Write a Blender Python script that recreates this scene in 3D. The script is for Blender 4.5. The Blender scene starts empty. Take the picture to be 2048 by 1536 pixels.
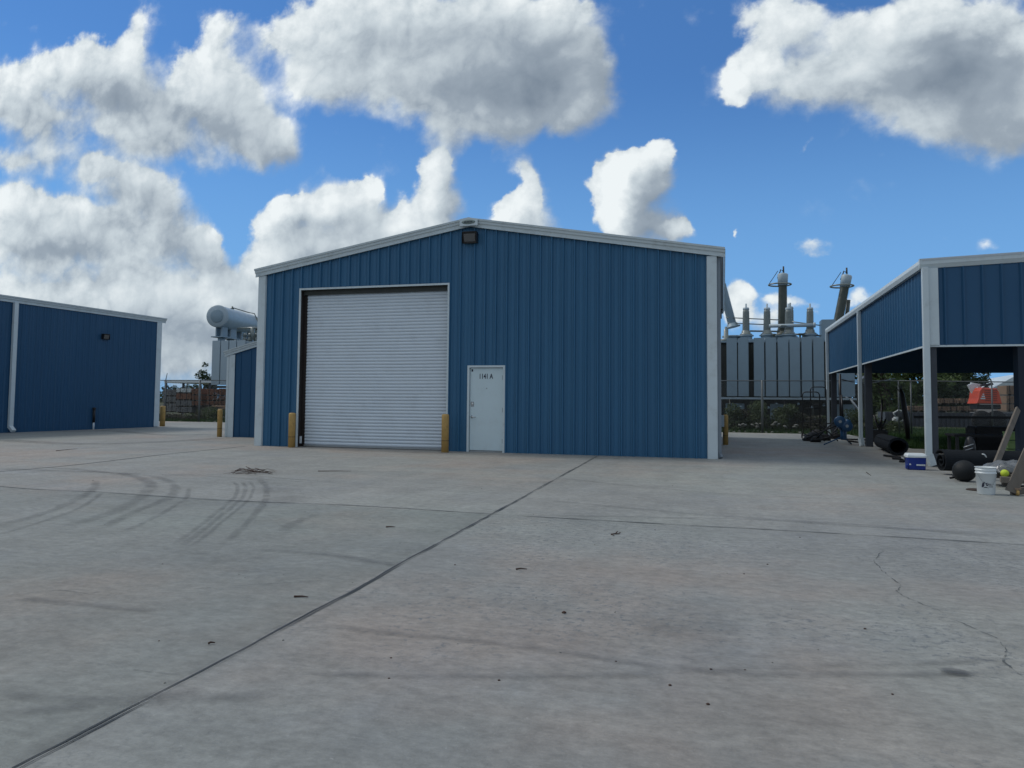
import bpy, bmesh, math, random
import numpy as np
from mathutils import Vector, Matrix, noise as mnoise

S = bpy.context.scene
C = S.collection
PI = math.pi

# ------------------------------------------------------------------ camera
YAW, PITCH, ROLL, FPX, PCY, EYE = 0.27889330, 0.05474133, 0.00908131, 1477.255, 721.867, 1.35
def cam_axes():
    cy, sy = math.cos(YAW), math.sin(YAW)
    f = Vector((-sy, cy, 0)); r = Vector((cy, sy, 0)); u = Vector((0, 0, 1))
    cp, sp = math.cos(PITCH), math.sin(PITCH)
    f2 = f*cp + u*sp; u2 = u*cp - f*sp
    cr, sr = math.cos(ROLL), math.sin(ROLL)
    return r*cr + u2*sr, u2*cr - r*sr, f2
CR, CU, CF = cam_axes()
cd = bpy.data.cameras.new('camera'); cam = bpy.data.objects.new('camera', cd); C.objects.link(cam)
cam.matrix_world = Matrix(((CR.x, CU.x, -CF.x, 0), (CR.y, CU.y, -CF.y, 0), (CR.z, CU.z, -CF.z, EYE), (0, 0, 0, 1)))
cd.sensor_width = 36; cd.lens = FPX/2048*36; cd.shift_y = -(768-PCY)/2048
cd.clip_start = 0.05; cd.clip_end = 3000
S.camera = cam

def ray(x, y):
    return CR*((x-1024)/FPX) - CU*((y-PCY)/FPX) + CF
def G(x, y, z=0.0):                       # photo pixel -> point on the ground
    d = ray(x, y); t = (z-EYE)/d.z
    return Vector((d.x*t, d.y*t, z))
def P(x, y, Y):                           # photo pixel -> point at depth Y
    d = ray(x, y); t = Y/d.y
    return Vector((d.x*t, Y, d.z*t+EYE))

# ------------------------------------------------------------------ light
S.view_settings.view_transform = 'Standard'
S.view_settings.look = 'None'
S.view_settings.exposure = 0.0
S.view_settings.gamma = 1.0
S.view_settings.use_curve_mapping = False
S.render.engine = 'CYCLES'
S.cycles.max_bounces = 6
S.cycles.transparent_max_bounces = 24

SUN_EL, SUN_AZ = math.radians(50), math.radians(-82)     # azimuth from +Y towards +X
sl = bpy.data.lights.new('sun', 'SUN'); sl.energy = 1.5; sl.angle = math.radians(14); sl.color = (1.0, 0.96, 0.9)
so = bpy.data.objects.new('sun', sl); C.objects.link(so)
sdir = Vector((math.sin(SUN_AZ)*math.cos(SUN_EL), math.cos(SUN_AZ)*math.cos(SUN_EL), math.sin(SUN_EL)))
so.rotation_euler = (-sdir).to_track_quat('-Z', 'Y').to_euler()
so.location = (0, 0, 40)

# ------------------------------------------------------------------ node helper
class NT:
    def __init__(s, tree): s.t = tree; s.n = tree.nodes; s.l = tree.links
    def new(s, typ, ins=None, **kw):
        n = s.n.new(typ)
        for k, v in kw.items(): setattr(n, k, v)
        if ins:
            for k, v in ins.items():
                sock = n.inputs[k]
                if hasattr(v, 'is_output'): s.l.new(v, sock)
                else: sock.default_value = v
        return n
    def math(s, op, a, b=None, c=None, clamp=False):
        n = s.n.new('ShaderNodeMath'); n.operation = op; n.use_clamp = clamp
        for i, v in enumerate((a, b, c)):
            if v is None: continue
            if hasattr(v, 'is_output'): s.l.new(v, n.inputs[i])
            else: n.inputs[i].default_value = v
        return n.outputs[0]
    def vmath(s, op, a, b=None, sc=None):
        n = s.n.new('ShaderNodeVectorMath'); n.operation = op
        for i, v in enumerate((a, b)):
            if v is None: continue
            if hasattr(v, 'is_output'): s.l.new(v, n.inputs[i])
            else: n.inputs[i].default_value = v
        if sc is not None: n.inputs['Scale'].default_value = sc
        return n.outputs['Value'] if op in ('LENGTH', 'DOT_PRODUCT', 'DISTANCE') else n.outputs['Vector']
    def mr(s, v, a, b, c=0.0, d=1.0, kind='SMOOTHSTEP'):
        n = s.n.new('ShaderNodeMapRange'); n.interpolation_type = kind
        s.l.new(v, n.inputs[0])
        for i, x in zip((1, 2, 3, 4), (a, b, c, d)):
            if hasattr(x, 'is_output'): s.l.new(x, n.inputs[i])
            else: n.inputs[i].default_value = x
        return n.outputs[0]
    def noise(s, vec, scale, detail=4, rough=.55, out='Fac', dist=0.0):
        n = s.n.new('ShaderNodeTexNoise'); s.l.new(vec, n.inputs['Vector'])
        n.inputs['Scale'].default_value = scale; n.inputs['Detail'].default_value = detail
        n.inputs['Roughness'].default_value = rough; n.inputs['Distortion'].default_value = dist
        return n.outputs[out]
    def mix(s, f, a, b, mode='MIX'):
        n = s.n.new('ShaderNodeMix'); n.data_type = 'RGBA'; n.blend_type = mode
        for k, v in ((0, f), (6, a), (7, b)):
            if hasattr(v, 'is_output'): s.l.new(v, n.inputs[k])
            else: n.inputs[k].default_value = v if k == 0 else (*v, 1) if len(v) == 3 else v
        return n.outputs[2]

# ------------------------------------------------------------------ world: clear sky with cumulus
W = bpy.data.worlds.new('World'); S.world = W; W.use_nodes = True
wt = W.node_tree; wt.nodes.clear(); w = NT(wt)
WSTR = 0.1
# cloud lobes: (cx, cy, rx, ry, tilt, weight) as seen from the yard, turned below into directions of the sky
LOBES = [
 (40,190,130,75,0,1.1),(165,125,75,62,0,1.2),(235,150,85,60,-20,1.1),(90,130,50,50,0,.6),(330,215,230,95,12,1.1),(400,130,70,60,0,.6),(460,150,95,95,30,.9),(500,240,110,85,25,1.0),(550,285,70,62,20,1.1),
 (120,255,220,62,5,.9),(450,45,70,45,0,.55),(285,70,46,66,0,.6),(560,60,70,60,0,.5),(50,320,120,50,0,.8),(330,290,150,45,10,.5),(420,330,50,30,0,.4),
 (185,340,60,40,0,.9),(265,365,100,65,20,1.1),(330,430,110,75,40,1.1),(120,430,150,70,0,1.1),(30,400,70,45,0,.9),(240,500,240,75,8,1.1),(425,500,55,50,30,1.0),(50,490,120,70,0,1.0),
 (100,580,240,70,0,.9),(360,590,170,60,0,.7),(350,650,240,75,0,.9),(150,660,320,90,0,1.0),(470,570,90,60,0,1.0),(490,640,100,55,0,1.0),(400,715,280,50,0,.75),(380,760,300,40,0,.5),(430,600,120,60,0,.8),
 (680,60,150,100,0,1.0),(640,160,90,62,25,1.0),(850,70,240,130,0,1.2),(780,190,130,66,20,1.0),(960,150,200,125,0,1.2),(1080,120,160,130,0,1.2),(1180,130,60,75,-30,1.1),(1170,210,80,60,0,1.1),(1000,235,190,52,0,.9),(1110,40,140,90,0,.9),
 (885,300,50,58,0,.9),(870,345,46,50,0,.9),(895,385,60,50,0,1.0),(880,440,75,65,0,1.1),(815,395,36,30,-30,.5),(600,415,95,45,0,1.0),(545,430,50,40,0,.8),(640,350,55,45,30,.4),(735,370,36,30,-20,.9),(700,400,60,50,0,.9),(760,440,90,55,0,1.0),(650,470,150,65,0,1.1),(560,510,75,60,0,1.0),(800,480,120,60,0,1.1),(640,530,150,60,0,1.0),
 (1025,290,55,60,0,.62),(1045,340,34,32,0,.65),(1062,380,38,38,0,1.0),(1042,425,46,44,0,.9),(1060,465,56,40,0,.7),(1110,455,26,24,0,.5),(1018,402,30,24,0,.6),(1078,425,34,36,0,.7),
 (1265,330,66,44,0,1.2),(1315,320,36,36,0,1.0),(1290,370,60,40,0,1.1),(1235,395,55,40,0,1.1),(1230,440,56,48,0,1.1),(1290,460,90,50,0,1.1),(1350,465,42,34,0,1.0),(1190,360,22,20,0,.5),(1225,345,36,40,0,.8),(1270,390,80,70,0,.8),(1250,310,40,26,0,.6),(1345,440,50,34,0,.6),
 (1560,50,95,75,0,1.0),(1490,150,62,55,-20,.95),(1600,170,120,60,0,.9),(1470,195,36,28,0,.6),(1740,110,220,110,0,1.1),(1900,110,220,150,0,1.2),(1960,230,150,90,10,1.0),(2020,280,90,60,0,.7),(1840,225,120,55,15,.6),(2080,160,140,130,0,1.1),
 (1625,492,60,34,8,.52),(1485,463,9,10,0,.48),(1478,612,40,48,0,.95),(1535,640,50,28,0,.8),(1720,605,50,24,0,.5),(1985,480,40,20,0,.34),(1600,290,14,44,25,.36),(1560,600,70,18,0,.45),(1625,615,60,14,0,.4)]
SHADE = [(330,230,160,50,8,1.0),(180,200,60,40,20,.5),(430,250,120,40,20,.7),(240,190,70,42,-20,.6),(30,225,110,30,0,.6),(340,290,110,26,8,.7),(240,440,70,85,40,.9),(370,490,120,38,5,.9),(290,380,70,45,35,.6),(110,505,170,22,5,.7),(190,565,140,26,0,.6),(60,310,90,20,0,.45),(370,430,30,34,0,.6),
 (1050,100,140,95,0,1.2),(930,60,200,60,0,.8),(950,180,190,52,0,1.0),(1090,200,130,60,0,.8),(620,440,70,26,0,.5),(590,505,60,20,0,.35),(880,400,36,60,0,.3),(1250,430,26,60,0,.5),(1300,470,80,34,0,.6),(1295,365,34,40,-30,.5),(1270,410,50,30,20,.45),(880,350,26,40,0,.35),(900,430,40,50,0,.45),(700,440,60,30,0,.4),(1060,420,20,34,0,.4),
 (1880,120,170,70,25,1.1),(1800,165,160,50,0,.7),(1960,140,120,110,0,.9),(1730,80,50,40,0,.4),(1960,270,130,46,5,.6),(1600,190,130,34,0,.4),(150,650,260,40,0,.3),(400,620,120,30,0,.25),(370,690,200,50,0,.2),(1625,505,60,20,0,.5),(720,80,80,60,0,.3)]
def lobes_nodes(nt, p, lobes):
    acc = None
    for (cx, cy, rx, ry, tilt, wgt) in lobes:
        def uv(x, y):
            d = ray(x, y); return Vector((d.x/d.y, d.z/d.y))
        c = uv(cx, cy); a = math.radians(tilt)
        ex = uv(cx+20*math.cos(a), cy+20*math.sin(a))-c; ey = uv(cx-20*math.sin(a), cy+20*math.cos(a))-c
        pv = p
        if acc is not None:          # chained so that Cycles evaluates the lobes one after another (small shader stack)
            v_ = nt.new('ShaderNodeVectorMath', {0: acc, 1: (1e-7, 1e-7, 0), 2: p}, operation='MULTIPLY_ADD'); pv = v_.outputs[0]
        m = nt.new('ShaderNodeMapping', {'Vector': pv}, vector_type='TEXTURE')
        m.inputs['Location'].default_value = (c.x, c.y, 0)
        m.inputs['Rotation'].default_value = (0, 0, math.atan2(ex.y, ex.x))
        m.inputs['Scale'].default_value = (ex.length/20*rx*1.34, ey.length/20*ry*1.34, 1)
        f = nt.mr(nt.vmath('LENGTH', m.outputs[0]), 1.0, 0.0, 0.0, wgt)
        acc = f if acc is None else nt.math('ADD', acc, f)
    return acc
def cloud_group(name, lobes):
    g = bpy.data.node_groups.new(name, 'ShaderNodeTree')
    g.interface.new_socket('P', in_out='INPUT', socket_type='NodeSocketVector')
    g.interface.new_socket('D', in_out='OUTPUT', socket_type='NodeSocketFloat')
    nt = NT(g); gi = g.nodes.new('NodeGroupInput'); go = g.nodes.new('NodeGroupOutput')
    nt.l.new(lobes_nodes(nt, gi.outputs[0], lobes), go.inputs[0])
    return g
g_c = cloud_group('cloud_body', LOBES); g_s = cloud_group('cloud_core', SHADE)
tc = w.new('ShaderNodeTexCoord').outputs['Generated']
sx = w.new('ShaderNodeSeparateXYZ', {0: tc})
dx, dy, dz = sx.outputs
yy = w.math('MAXIMUM', dy, 0.12)
pp = w.new('ShaderNodeCombineXYZ', {0: w.math('DIVIDE', dx, yy), 1: w.math('DIVIDE', dz, yy), 2: 0.0}).outputs[0]
def grp(g, p): return w.new('ShaderNodeGroup', {0: p}, node_tree=g).outputs[0]
wa = w.vmath('SCALE', w.vmath('SUBTRACT', w.noise(pp, 7, 3, .5, 'Color'), (.5, .5, .5)), sc=.075)
wb = w.vmath('SCALE', w.vmath('SUBTRACT', w.noise(pp, 26, 5, .6, 'Color'), (.5, .5, .5)), sc=.034)
pw = w.vmath('MULTIPLY', w.vmath('ADD', w.vmath('ADD', pp, wa), wb), (1, 1, 0))
D1 = grp(g_c, pw)
D2 = grp(g_c, w.vmath('ADD', pw, (-.028, .030, 0)))
SH = grp(g_s, pw)
fb = w.noise(pp, 9, 8, .58)
fb2 = w.noise(pp, 30, 6, .6)
fb3 = w.noise(w.vmath('ADD', pp, (-.01, .012, 0)), 30, 6, .6)
bil = w.math('ABSOLUTE', w.math('SUBTRACT', w.noise(pp, 13, 7, .5, 'Fac', .3), .5))
fb0 = w.noise(pp, 3.5, 4, .55)
Dn = w.math('ADD', D1, w.math('MULTIPLY', w.math('SUBTRACT', fb, .5), 1.15))
Dn = w.math('ADD', Dn, w.math('MULTIPLY', w.math('SUBTRACT', fb0, .5), .7))
Dn = w.math('ADD', Dn, w.math('MULTIPLY', w.math('SUBTRACT', fb2, .5), .42))
Dn = w.math('ADD', Dn, w.math('MULTIPLY', w.math('SUBTRACT', bil, .09), 1.3))
# clouds overhead and behind the camera
zz = w.math('ADD', w.math('MAXIMUM', dz, 0.0), .18)
pq = w.new('ShaderNodeCombineXYZ', {0: w.math('DIVIDE', dx, zz), 1: w.math('DIVIDE', dy, zz), 2: 3.3}).outputs[0]
Dg = w.math('MULTIPLY', w.math('SUBTRACT', w.noise(pq, 1.1, 5, .6), .36), 3.2)
lo = w.math('SUBTRACT', D1, D2)
lit = w.math('MULTIPLY', lo, .50)
hi = w.math('SUBTRACT', 1.18, w.mr(lo, -.05, .35, 0.0, .66, 'LINEAR'))
al = w.mr(Dn, .12, hi)
thick = w.mr(Dn, .40, 2.2)
lit = w.math('ADD', lit, w.math('MULTIPLY', w.math('MULTIPLY', w.math('SUBTRACT', fb2, fb3), .75), w.math('SUBTRACT', 1.0, w.math('MULTIPLY', thick, .75))))
br = w.math('ADD', .74, lit)
br = w.math('ADD', br, w.math('MULTIPLY', w.math('SUBTRACT', bil, .09), 1.7))
br = w.math('SUBTRACT', br, w.math('MULTIPLY', thick, .25))
br = w.math('SUBTRACT', br, w.math('MULTIPLY', w.mr(SH, 0.0, 3.0, 0.0, 1.0, 'LINEAR'), .88))
br = w.math('ADD', br, w.math('MULTIPLY', w.math('SUBTRACT', fb, .5), .70))
br = w.math('ADD', br, w.math('MULTIPLY', w.math('SUBTRACT', fb0, .5), .75))
br = w.mr(br, -.42, 1.12, 0.0, 1.0, 'LINEAR')
ramp = w.new('ShaderNodeValToRGB', {0: br})
cr_ = ramp.color_ramp
for i, (pos, col) in enumerate([(0, (.20, .25, .31)), (.42, (.33, .39, .45)), (.72, (.60, .67, .71)), (1, (.88, .93, .94))]):
    e = cr_.elements[i] if i < 2 else cr_.elements.new(pos)
    e.position = pos; e.color = (*col, 1)
sky = w.new('ShaderNodeTexSky', sky_type='NISHITA')
sky.sun_disc = False; sky.sun_elevation = SUN_EL; sky.sun_rotation = SUN_AZ
sky.altitude = 0; sky.air_density = 1.0; sky.dust_density = 0.0; sky.ozone_density = 4.0
tint = w.mix(1.0, sky.outputs[0], (.50, .86, 1.12), 'MULTIPLY')
hs = w.new('ShaderNodeHueSaturation', {'Color': tint, 'Saturation': .98, 'Value': 0.95, 'Hue': .5})
cc = w.vmath('SCALE', ramp.outputs[0], sc=1.0/WSTR)
blue = w.mix(.30, hs.outputs[0], (.09/WSTR, .25/WSTR, .66/WSTR))
blue = w.mix(w.mr(dz, .42, .10, 0.0, .80), blue, (.19/WSTR, .43/WSTR, .79/WSTR))
full = w.mix(w.math('MULTIPLY', al, .97), blue, cc)
bg = w.new('ShaderNodeBackground', {'Color': full, 'Strength': WSTR})
# rest of the sky: broken cloud all round, from its own cheaper pattern
cb = w.mix(w.mr(Dg, .2, 1.5), (.56/WSTR, .62/WSTR, .66/WSTR), (.31/WSTR, .355/WSTR, .40/WSTR))
bg2 = w.new('ShaderNodeBackground', {'Color': w.mix(w.mr(Dg, .0, .6), blue, cb), 'Strength': WSTR})
sp = w.new('ShaderNodeSeparateXYZ', {0: pp}).outputs
front = w.math('MULTIPLY', w.mr(dy, .20, .32), w.mr(sp[1], 1.05, .85))
front = w.math('MULTIPLY', front, w.mr(w.math('ABSOLUTE', w.math('ADD', sp[0], .45)), 1.35, 1.05))
front = w.math('MULTIPLY', front, w.math('GREATER_THAN', dz, -.02))
mxw = w.new('ShaderNodeMixShader', {0: front, 1: bg2.outputs[0], 2: bg.outputs[0]})
w.new('ShaderNodeOutputWorld', {0: mxw.outputs[0]})
W.cycles.sampling_method = 'MANUAL'; W.cycles.sample_map_resolution = 512

# ------------------------------------------------------------------ object helpers
def lab(o, label=None, cat=None, group=None, kind=None):
    if label: o['label'] = label
    if cat: o['category'] = cat
    if group: o['group'] = group
    if kind: o['kind'] = kind
    return o
ORG = {}
def org(o):
    return ORG.get(o.name, Vector((0, 0, 0))) if o else Vector((0, 0, 0))
def thing(name, label, cat, loc=(0, 0, 0), group=None):
    o = bpy.data.objects.new(name, None); C.objects.link(o)
    o.empty_display_size = .2; o.location = loc; ORG[o.name] = Vector(loc)
    return lab(o, label, cat, group)
class MB:
    def __init__(s): s.bm = bmesh.new(); s.uv = None
    def face(s, pts):
        vs = [s.bm.verts.new(p) for p in pts]
        return s.bm.faces.new(vs)
    def box(s, x0, x1, y0, y1, z0, z1, M=None, bev=0):
        pts = [(x, y, z) for x in (x0, x1) for y in (y0, y1) for z in (z0, z1)]
        if M is not None: pts = [M @ Vector(p) for p in pts]
        v = [s.bm.verts.new(p) for p in pts]
        fs = [s.bm.faces.new([v[i] for i in q]) for q in ((0, 1, 3, 2), (4, 6, 7, 5), (0, 4, 5, 1), (2, 3, 7, 6), (0, 2, 6, 4), (1, 5, 7, 3))]
        if bev:
            es = {e for f in fs for e in f.edges}
            bmesh.ops.bevel(s.bm, geom=list(es), offset=bev, segments=2, affect='EDGES')
        return s
    def bar(s, a, b, wx, wz, up=(0, 0, 1), bev=0):          # beam between two points
        a = Vector(a); b = Vector(b); d = b-a; L = d.length; d.normalize()
        u = Vector(up); x = d.cross(u)
        if x.length < 1e-4: x = d.cross(Vector((1, 0, 0)))
        x.normalize(); u = x.cross(d)
        M = Matrix(((x.x, d.x, u.x, a.x), (x.y, d.y, u.y, a.y), (x.z, d.z, u.z, a.z), (0, 0, 0, 1)))
        return s.box(-wx/2, wx/2, 0, L, -wz/2, wz/2, M, bev)
    def rings(s, pts, rad, n=12, cap=True, up=None):          # tube through points with radii
        pts = [Vector(p) for p in pts]
        if not hasattr(rad, '__len__'): rad = [rad]*len(pts)
        prev = None; ref = None; first = last = None
        for i, p in enumerate(pts):
            d = (pts[min(i+1, len(pts)-1)]-pts[max(i-1, 0)])
            if d.length < 1e-6: d = Vector((0, 0, 1))
            d.normalize()
            if ref is None:
                ref = d.cross(Vector((0, 0, 1)) if abs(d.z) < .95 else Vector((1, 0, 0))); ref.normalize()
            x = (ref-d*ref.dot(d)).normalized(); y = d.cross(x); ref = x
            ring = [s.bm.verts.new(p+(x*math.cos(2*PI*k/n)+y*math.sin(2*PI*k/n))*rad[i]) for k in range(n)]
            if prev:
                for k in range(n):
                    f = s.bm.faces.new((prev[k], prev[(k+1) % n], ring[(k+1) % n], ring[k])); f.smooth = True
            else: first = ring
            prev = ring
        if cap:
            s.bm.faces.new(first[::-1]); s.bm.faces.new(prev)
        return s
    def lathe(s, base, prof, n=20, axis=(0, 0, 1), cap=True):  # prof: (radius, height)
        b = Vector(base); a = Vector(axis).normalized()
        x = a.cross(Vector((0, 1, 0)) if abs(a.y) < .9 else Vector((1, 0, 0))).normalized(); y = a.cross(x)
        prev = None
        for r, h in prof:
            ring = [s.bm.verts.new(b+a*h+(x*math.cos(2*PI*k/n)+y*math.sin(2*PI*k/n))*max(r, 1e-4)) for k in range(n)]
            if prev:
                for k in range(n):
                    f = s.bm.faces.new((prev[k], prev[(k+1) % n], ring[(k+1) % n], ring[k])); f.smooth = True
            elif cap: s.bm.faces.new(ring[::-1])
            prev = ring
        if cap: s.bm.faces.new(prev)
        return s
    def prism(s, poly, a, b):      # poly: list of 3D pts, swept by vector from a to b offsets
        A = [s.bm.verts.new(Vector(p)+Vector(a)) for p in poly]; B = [s.bm.verts.new(Vector(p)+Vector(b)) for p in poly]
        n = len(poly)
        for i in range(n): s.bm.faces.new((A[i], A[(i+1) % n], B[(i+1) % n], B[i]))
        s.bm.faces.new(A[::-1]); s.bm.faces.new(B)
        return s
    def loft(s, secs, close=True, cap=True):
        R = [[s.bm.verts.new(p) for p in sec] for sec in secs]; n = len(R[0])
        for A, B in zip(R, R[1:]):
            for i in range(n if close else n-1):
                s.bm.faces.new((A[i], A[(i+1) % n], B[(i+1) % n], B[i]))
        if cap and close: s.bm.faces.new(R[0][::-1]); s.bm.faces.new(R[-1])
        return s
    def build(s, name, mat, parent=None, label=None, recalc=True):
        if recalc: bmesh.ops.recalc_face_normals(s.bm, faces=s.bm.faces[:])
        o0 = org(parent)
        if o0.length: bmesh.ops.translate(s.bm, verts=s.bm.verts[:], vec=-o0)
        me = bpy.data.meshes.new(name); s.bm.to_mesh(me); s.bm.free()
        o = bpy.data.objects.new(name, me); C.objects.link(o)
        if mat: me.materials.append(mat)
        if parent: o.parent = parent; ORG[o.name] = o0
        if label: o['label'] = label
        return o
def solo(mb, name, mat, label, cat, loc, group=None, kind=None):   # a thing that is one mesh
    loc = Vector(loc)
    bmesh.ops.translate(mb.bm, verts=mb.bm.verts[:], vec=-loc)
    o = mb.build(name, mat); o.location = loc; ORG[o.name] = loc
    return lab(o, label, cat, group, kind)
def text_mesh(body, size, depth=.002, bold=.0):
    cu = bpy.data.curves.new('text', 'FONT'); cu.body = body; cu.size = size; cu.extrude = depth; cu.offset = bold
    cu.align_x = 'CENTER'; cu.align_y = 'CENTER'
    o = bpy.data.objects.new('text', cu); C.objects.link(o)
    dg = bpy.context.evaluated_depsgraph_get(); me = bpy.data.meshes.new_from_object(o.evaluated_get(dg))
    bpy.data.objects.remove(o); return me
def text_obj(name, body, size, mat, parent, M, depth=.002, bold=0.0):
    me = text_mesh(body, size, depth, bold); o0 = org(parent)
    me.transform(Matrix.Translation(-o0) @ M); me.materials.clear(); me.materials.append(mat)
    o = bpy.data.objects.new(name, me); C.objects.link(o); o.parent = parent; ORG[o.name] = o0
    return o

# ------------------------------------------------------------------ materials
def mat(name, col, rough=.5, metal=0.0, spec=.5, var=0.0, vscale=3.0, bump=0.0, bscale=30.0, dirt=0.0, dirtcol=(.12, .10, .08), coat=0, stretch=(1, 1, 1)):
    m = bpy.data.materials.new(name); m.use_nodes = True; t = NT(m.node_tree); b = m.node_tree.nodes['Principled BSDF']
    b.inputs['Roughness'].default_value = rough; b.inputs['Metallic'].default_value = metal
    b.inputs['Specular IOR Level'].default_value = spec
    c = (*col, 1)
    if var or bump or dirt:
        ob = t.new('ShaderNodeTexCoord').outputs['Object']
        ob = t.vmath('MULTIPLY', ob, stretch)
        cur = c
        if var:
            f = t.noise(ob, vscale, 5, .6)
            cur = t.mix(f, tuple(x*(1-var) for x in col), tuple(min(1, x*(1+var)) for x in col))
        if dirt:
            f = t.mr(t.noise(ob, vscale*1.7, 6, .65), .48, .78, 0, dirt)
            cur = t.mix(f, cur, dirtcol)
        if hasattr(cur, 'is_output'): t.l.new(cur, b.inputs['Base Color'])
        else: b.inputs['Base Color'].default_value = c
        if var or dirt:
            t.l.new(t.mr(t.noise(ob, vscale*2.3, 4, .6), .3, .7, max(0, rough-.1), min(1, rough+.12), 'LINEAR'), b.inputs['Roughness'])
        if bump:
            bn = t.new('ShaderNodeBump', {'Height': t.noise(ob, bscale, 5, .6), 'Strength': bump, 'Distance': .02})
            t.l.new(bn.outputs[0], b.inputs['Normal'])
    else: b.inputs['Base Color'].default_value = c
    return m
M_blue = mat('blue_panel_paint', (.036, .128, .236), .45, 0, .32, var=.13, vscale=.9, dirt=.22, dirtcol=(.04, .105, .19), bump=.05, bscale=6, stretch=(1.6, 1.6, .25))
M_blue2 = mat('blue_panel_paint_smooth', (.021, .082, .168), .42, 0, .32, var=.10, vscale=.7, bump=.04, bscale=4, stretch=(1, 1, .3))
M_trim = mat('grey_white_trim_paint', (.56, .63, .655), .45, 0, .5, var=.08, vscale=2, dirt=.30, dirtcol=(.25, .26, .24))
M_trimdark = mat('shaded_trim_paint', (.20, .235, .27), .5, 0, .5, var=.08, vscale=2)  # trim paint darkened in its colour for the shadow below the eave
M_roof = mat('galvalume_roof', (.45, .47, .48), .4, .6, .5, var=.1)
M_door = mat('white_door_paint', (.55, .655, .685), .42, 0, .5, var=.05, vscale=2, dirt=.15, dirtcol=(.3, .3, .28))
M_roll = mat('white_slat_paint', (.62, .68, .73), .38, .1, .5, var=.06, vscale=1.3, dirt=.18, dirtcol=(.30, .33, .36), bump=.06, bscale=3)
M_dark = mat('dark_rubber', (.018, .018, .02), .7, 0, .3, var=.2, vscale=6)
M_black = mat('black_paint', (.010, .010, .012), .45, 0, .5)
M_bronze = mat('dark_bronze_metal', (.035, .032, .03), .45, .3, .5, var=.15)
M_brownjamb = mat('dark_brown_track', (.022, .016, .014), .6)
M_glass = mat('frosted_lamp_glass', (.10, .10, .10), .2, 0, .6, var=.15, vscale=12)
M_yel = mat('tan_yellow_paint', (.46, .29, .095), .55, 0, .4, var=.12, vscale=5, dirt=.5, dirtcol=(.17, .11, .055))
M_steel = mat('galvanised_steel', (.33, .35, .36), .4, .7, .5, var=.15, vscale=5)
M_fence = mat('backlit_fence_pipe', (.14, .155, .16), .55, .3, .4, var=.15, vscale=5)  # fence steel darkened in its colour to look backlit
M_chrome = mat('satin_chrome', (.6, .6, .6), .25, 1.0, .5)
M_darksteel = mat('dark_steel_and_post_shade', (.055, .062, .075), .6, 0, .4, var=.2, vscale=3)  # dark steel; on the canopy posts this tone stands in for shade
M_tx = mat('transformer_grey_paint', (.24, .325, .385), .45, 0, .5, var=.08, vscale=1.2, dirt=.2, dirtcol=(.17, .17, .15))
M_txl = mat('transformer_light_grey', (.36, .44, .49), .45, 0, .5, var=.08, vscale=1.2)
M_porc = mat('grey_porcelain', (.20, .23, .22), .3, 0, .6, var=.1)
M_porcd = mat('dark_bushing_green_grey', (.085, .10, .085), .45, 0, .5, var=.1)
M_txdark = mat('dark_steel_and_painted_shade', (.05, .055, .05), .6, 0, .4, var=.2)  # dark steel; on the transformer tanks the colour supplies the shade
M_wood = mat('weathered_board', (.16, .14, .12), .8, 0, .2, var=.35, vscale=3, bump=.3, bscale=20, stretch=(3, 3, .6))
M_woodl = mat('pale_lumber', (.27, .19, .135), .8, 0, .2, var=.25, vscale=2)
M_woodr = mat('red_brown_lumber', (.23, .115, .075), .8, 0, .2, var=.3, vscale=2, dirt=.4, dirtcol=(.1, .06, .04))
M_woodg = mat('grey_lumber', (.20, .20, .20), .8, 0, .2, var=.3, vscale=2, dirt=.4, dirtcol=(.07, .06, .05))
M_white = mat('white_plastic', (.66, .70, .71), .4, 0, .5, var=.04, vscale=6)
M_cool = mat('blue_plastic', (.010, .035, .24), .35, 0, .5, var=.06, vscale=8)
M_coolw = mat('white_lid_plastic', (.72, .77, .78), .35, 0, .5)
M_turf = mat('dark_rolled_turf', (.013, .016, .020), .9, 0, .15, var=.35, vscale=9, bump=.5, bscale=60)
M_ballb = mat('black_vinyl_ball', (.014, .016, .018), .6, 0, .25, var=.2, vscale=8)
M_soft = mat('optic_yellow_leather', (.50, .62, .05), .6, 0, .3)
M_seam = mat('red_stitch', (.35, .03, .02), .6)
M_machine = mat('blue_machine_paint', (.015, .07, .16), .4, 0, .5, var=.15, vscale=8)
M_orange = mat('orange_red_paint', (.62, .075, .028), .4, 0, .5, var=.08, vscale=3, dirt=.2, dirtcol=(.3, .08, .04))
M_navy = mat('navy_print', (.010, .014, .035), .6)
M_greenp = mat('lime_green_plastic', (.17, .26, .09), .45, 0, .5, var=.1)
M_rust = mat('rusty_brown_lid', (.045, .028, .02), .7, 0, .3, var=.3, vscale=10)
M_tail = mat('dark_window_tint', (.01, .012, .015), .1, 0, .7)
M_twig = mat('dry_twig_bark', (.065, .040, .032), .85, 0, .2, var=.3, vscale=20)
M_plasticwrap = mat('cloudy_plastic_film', (.13, .14, .15), .25, 0, .6, var=.3, vscale=9, bump=.6, bscale=14)
M_stone = mat('pale_rubble', (.22, .22, .205), .9, 0, .2, var=.2, vscale=6)
M_rubber_under = mat('dark_underside_sheet', (.045, .06, .075), .6, 0, .3)

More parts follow.
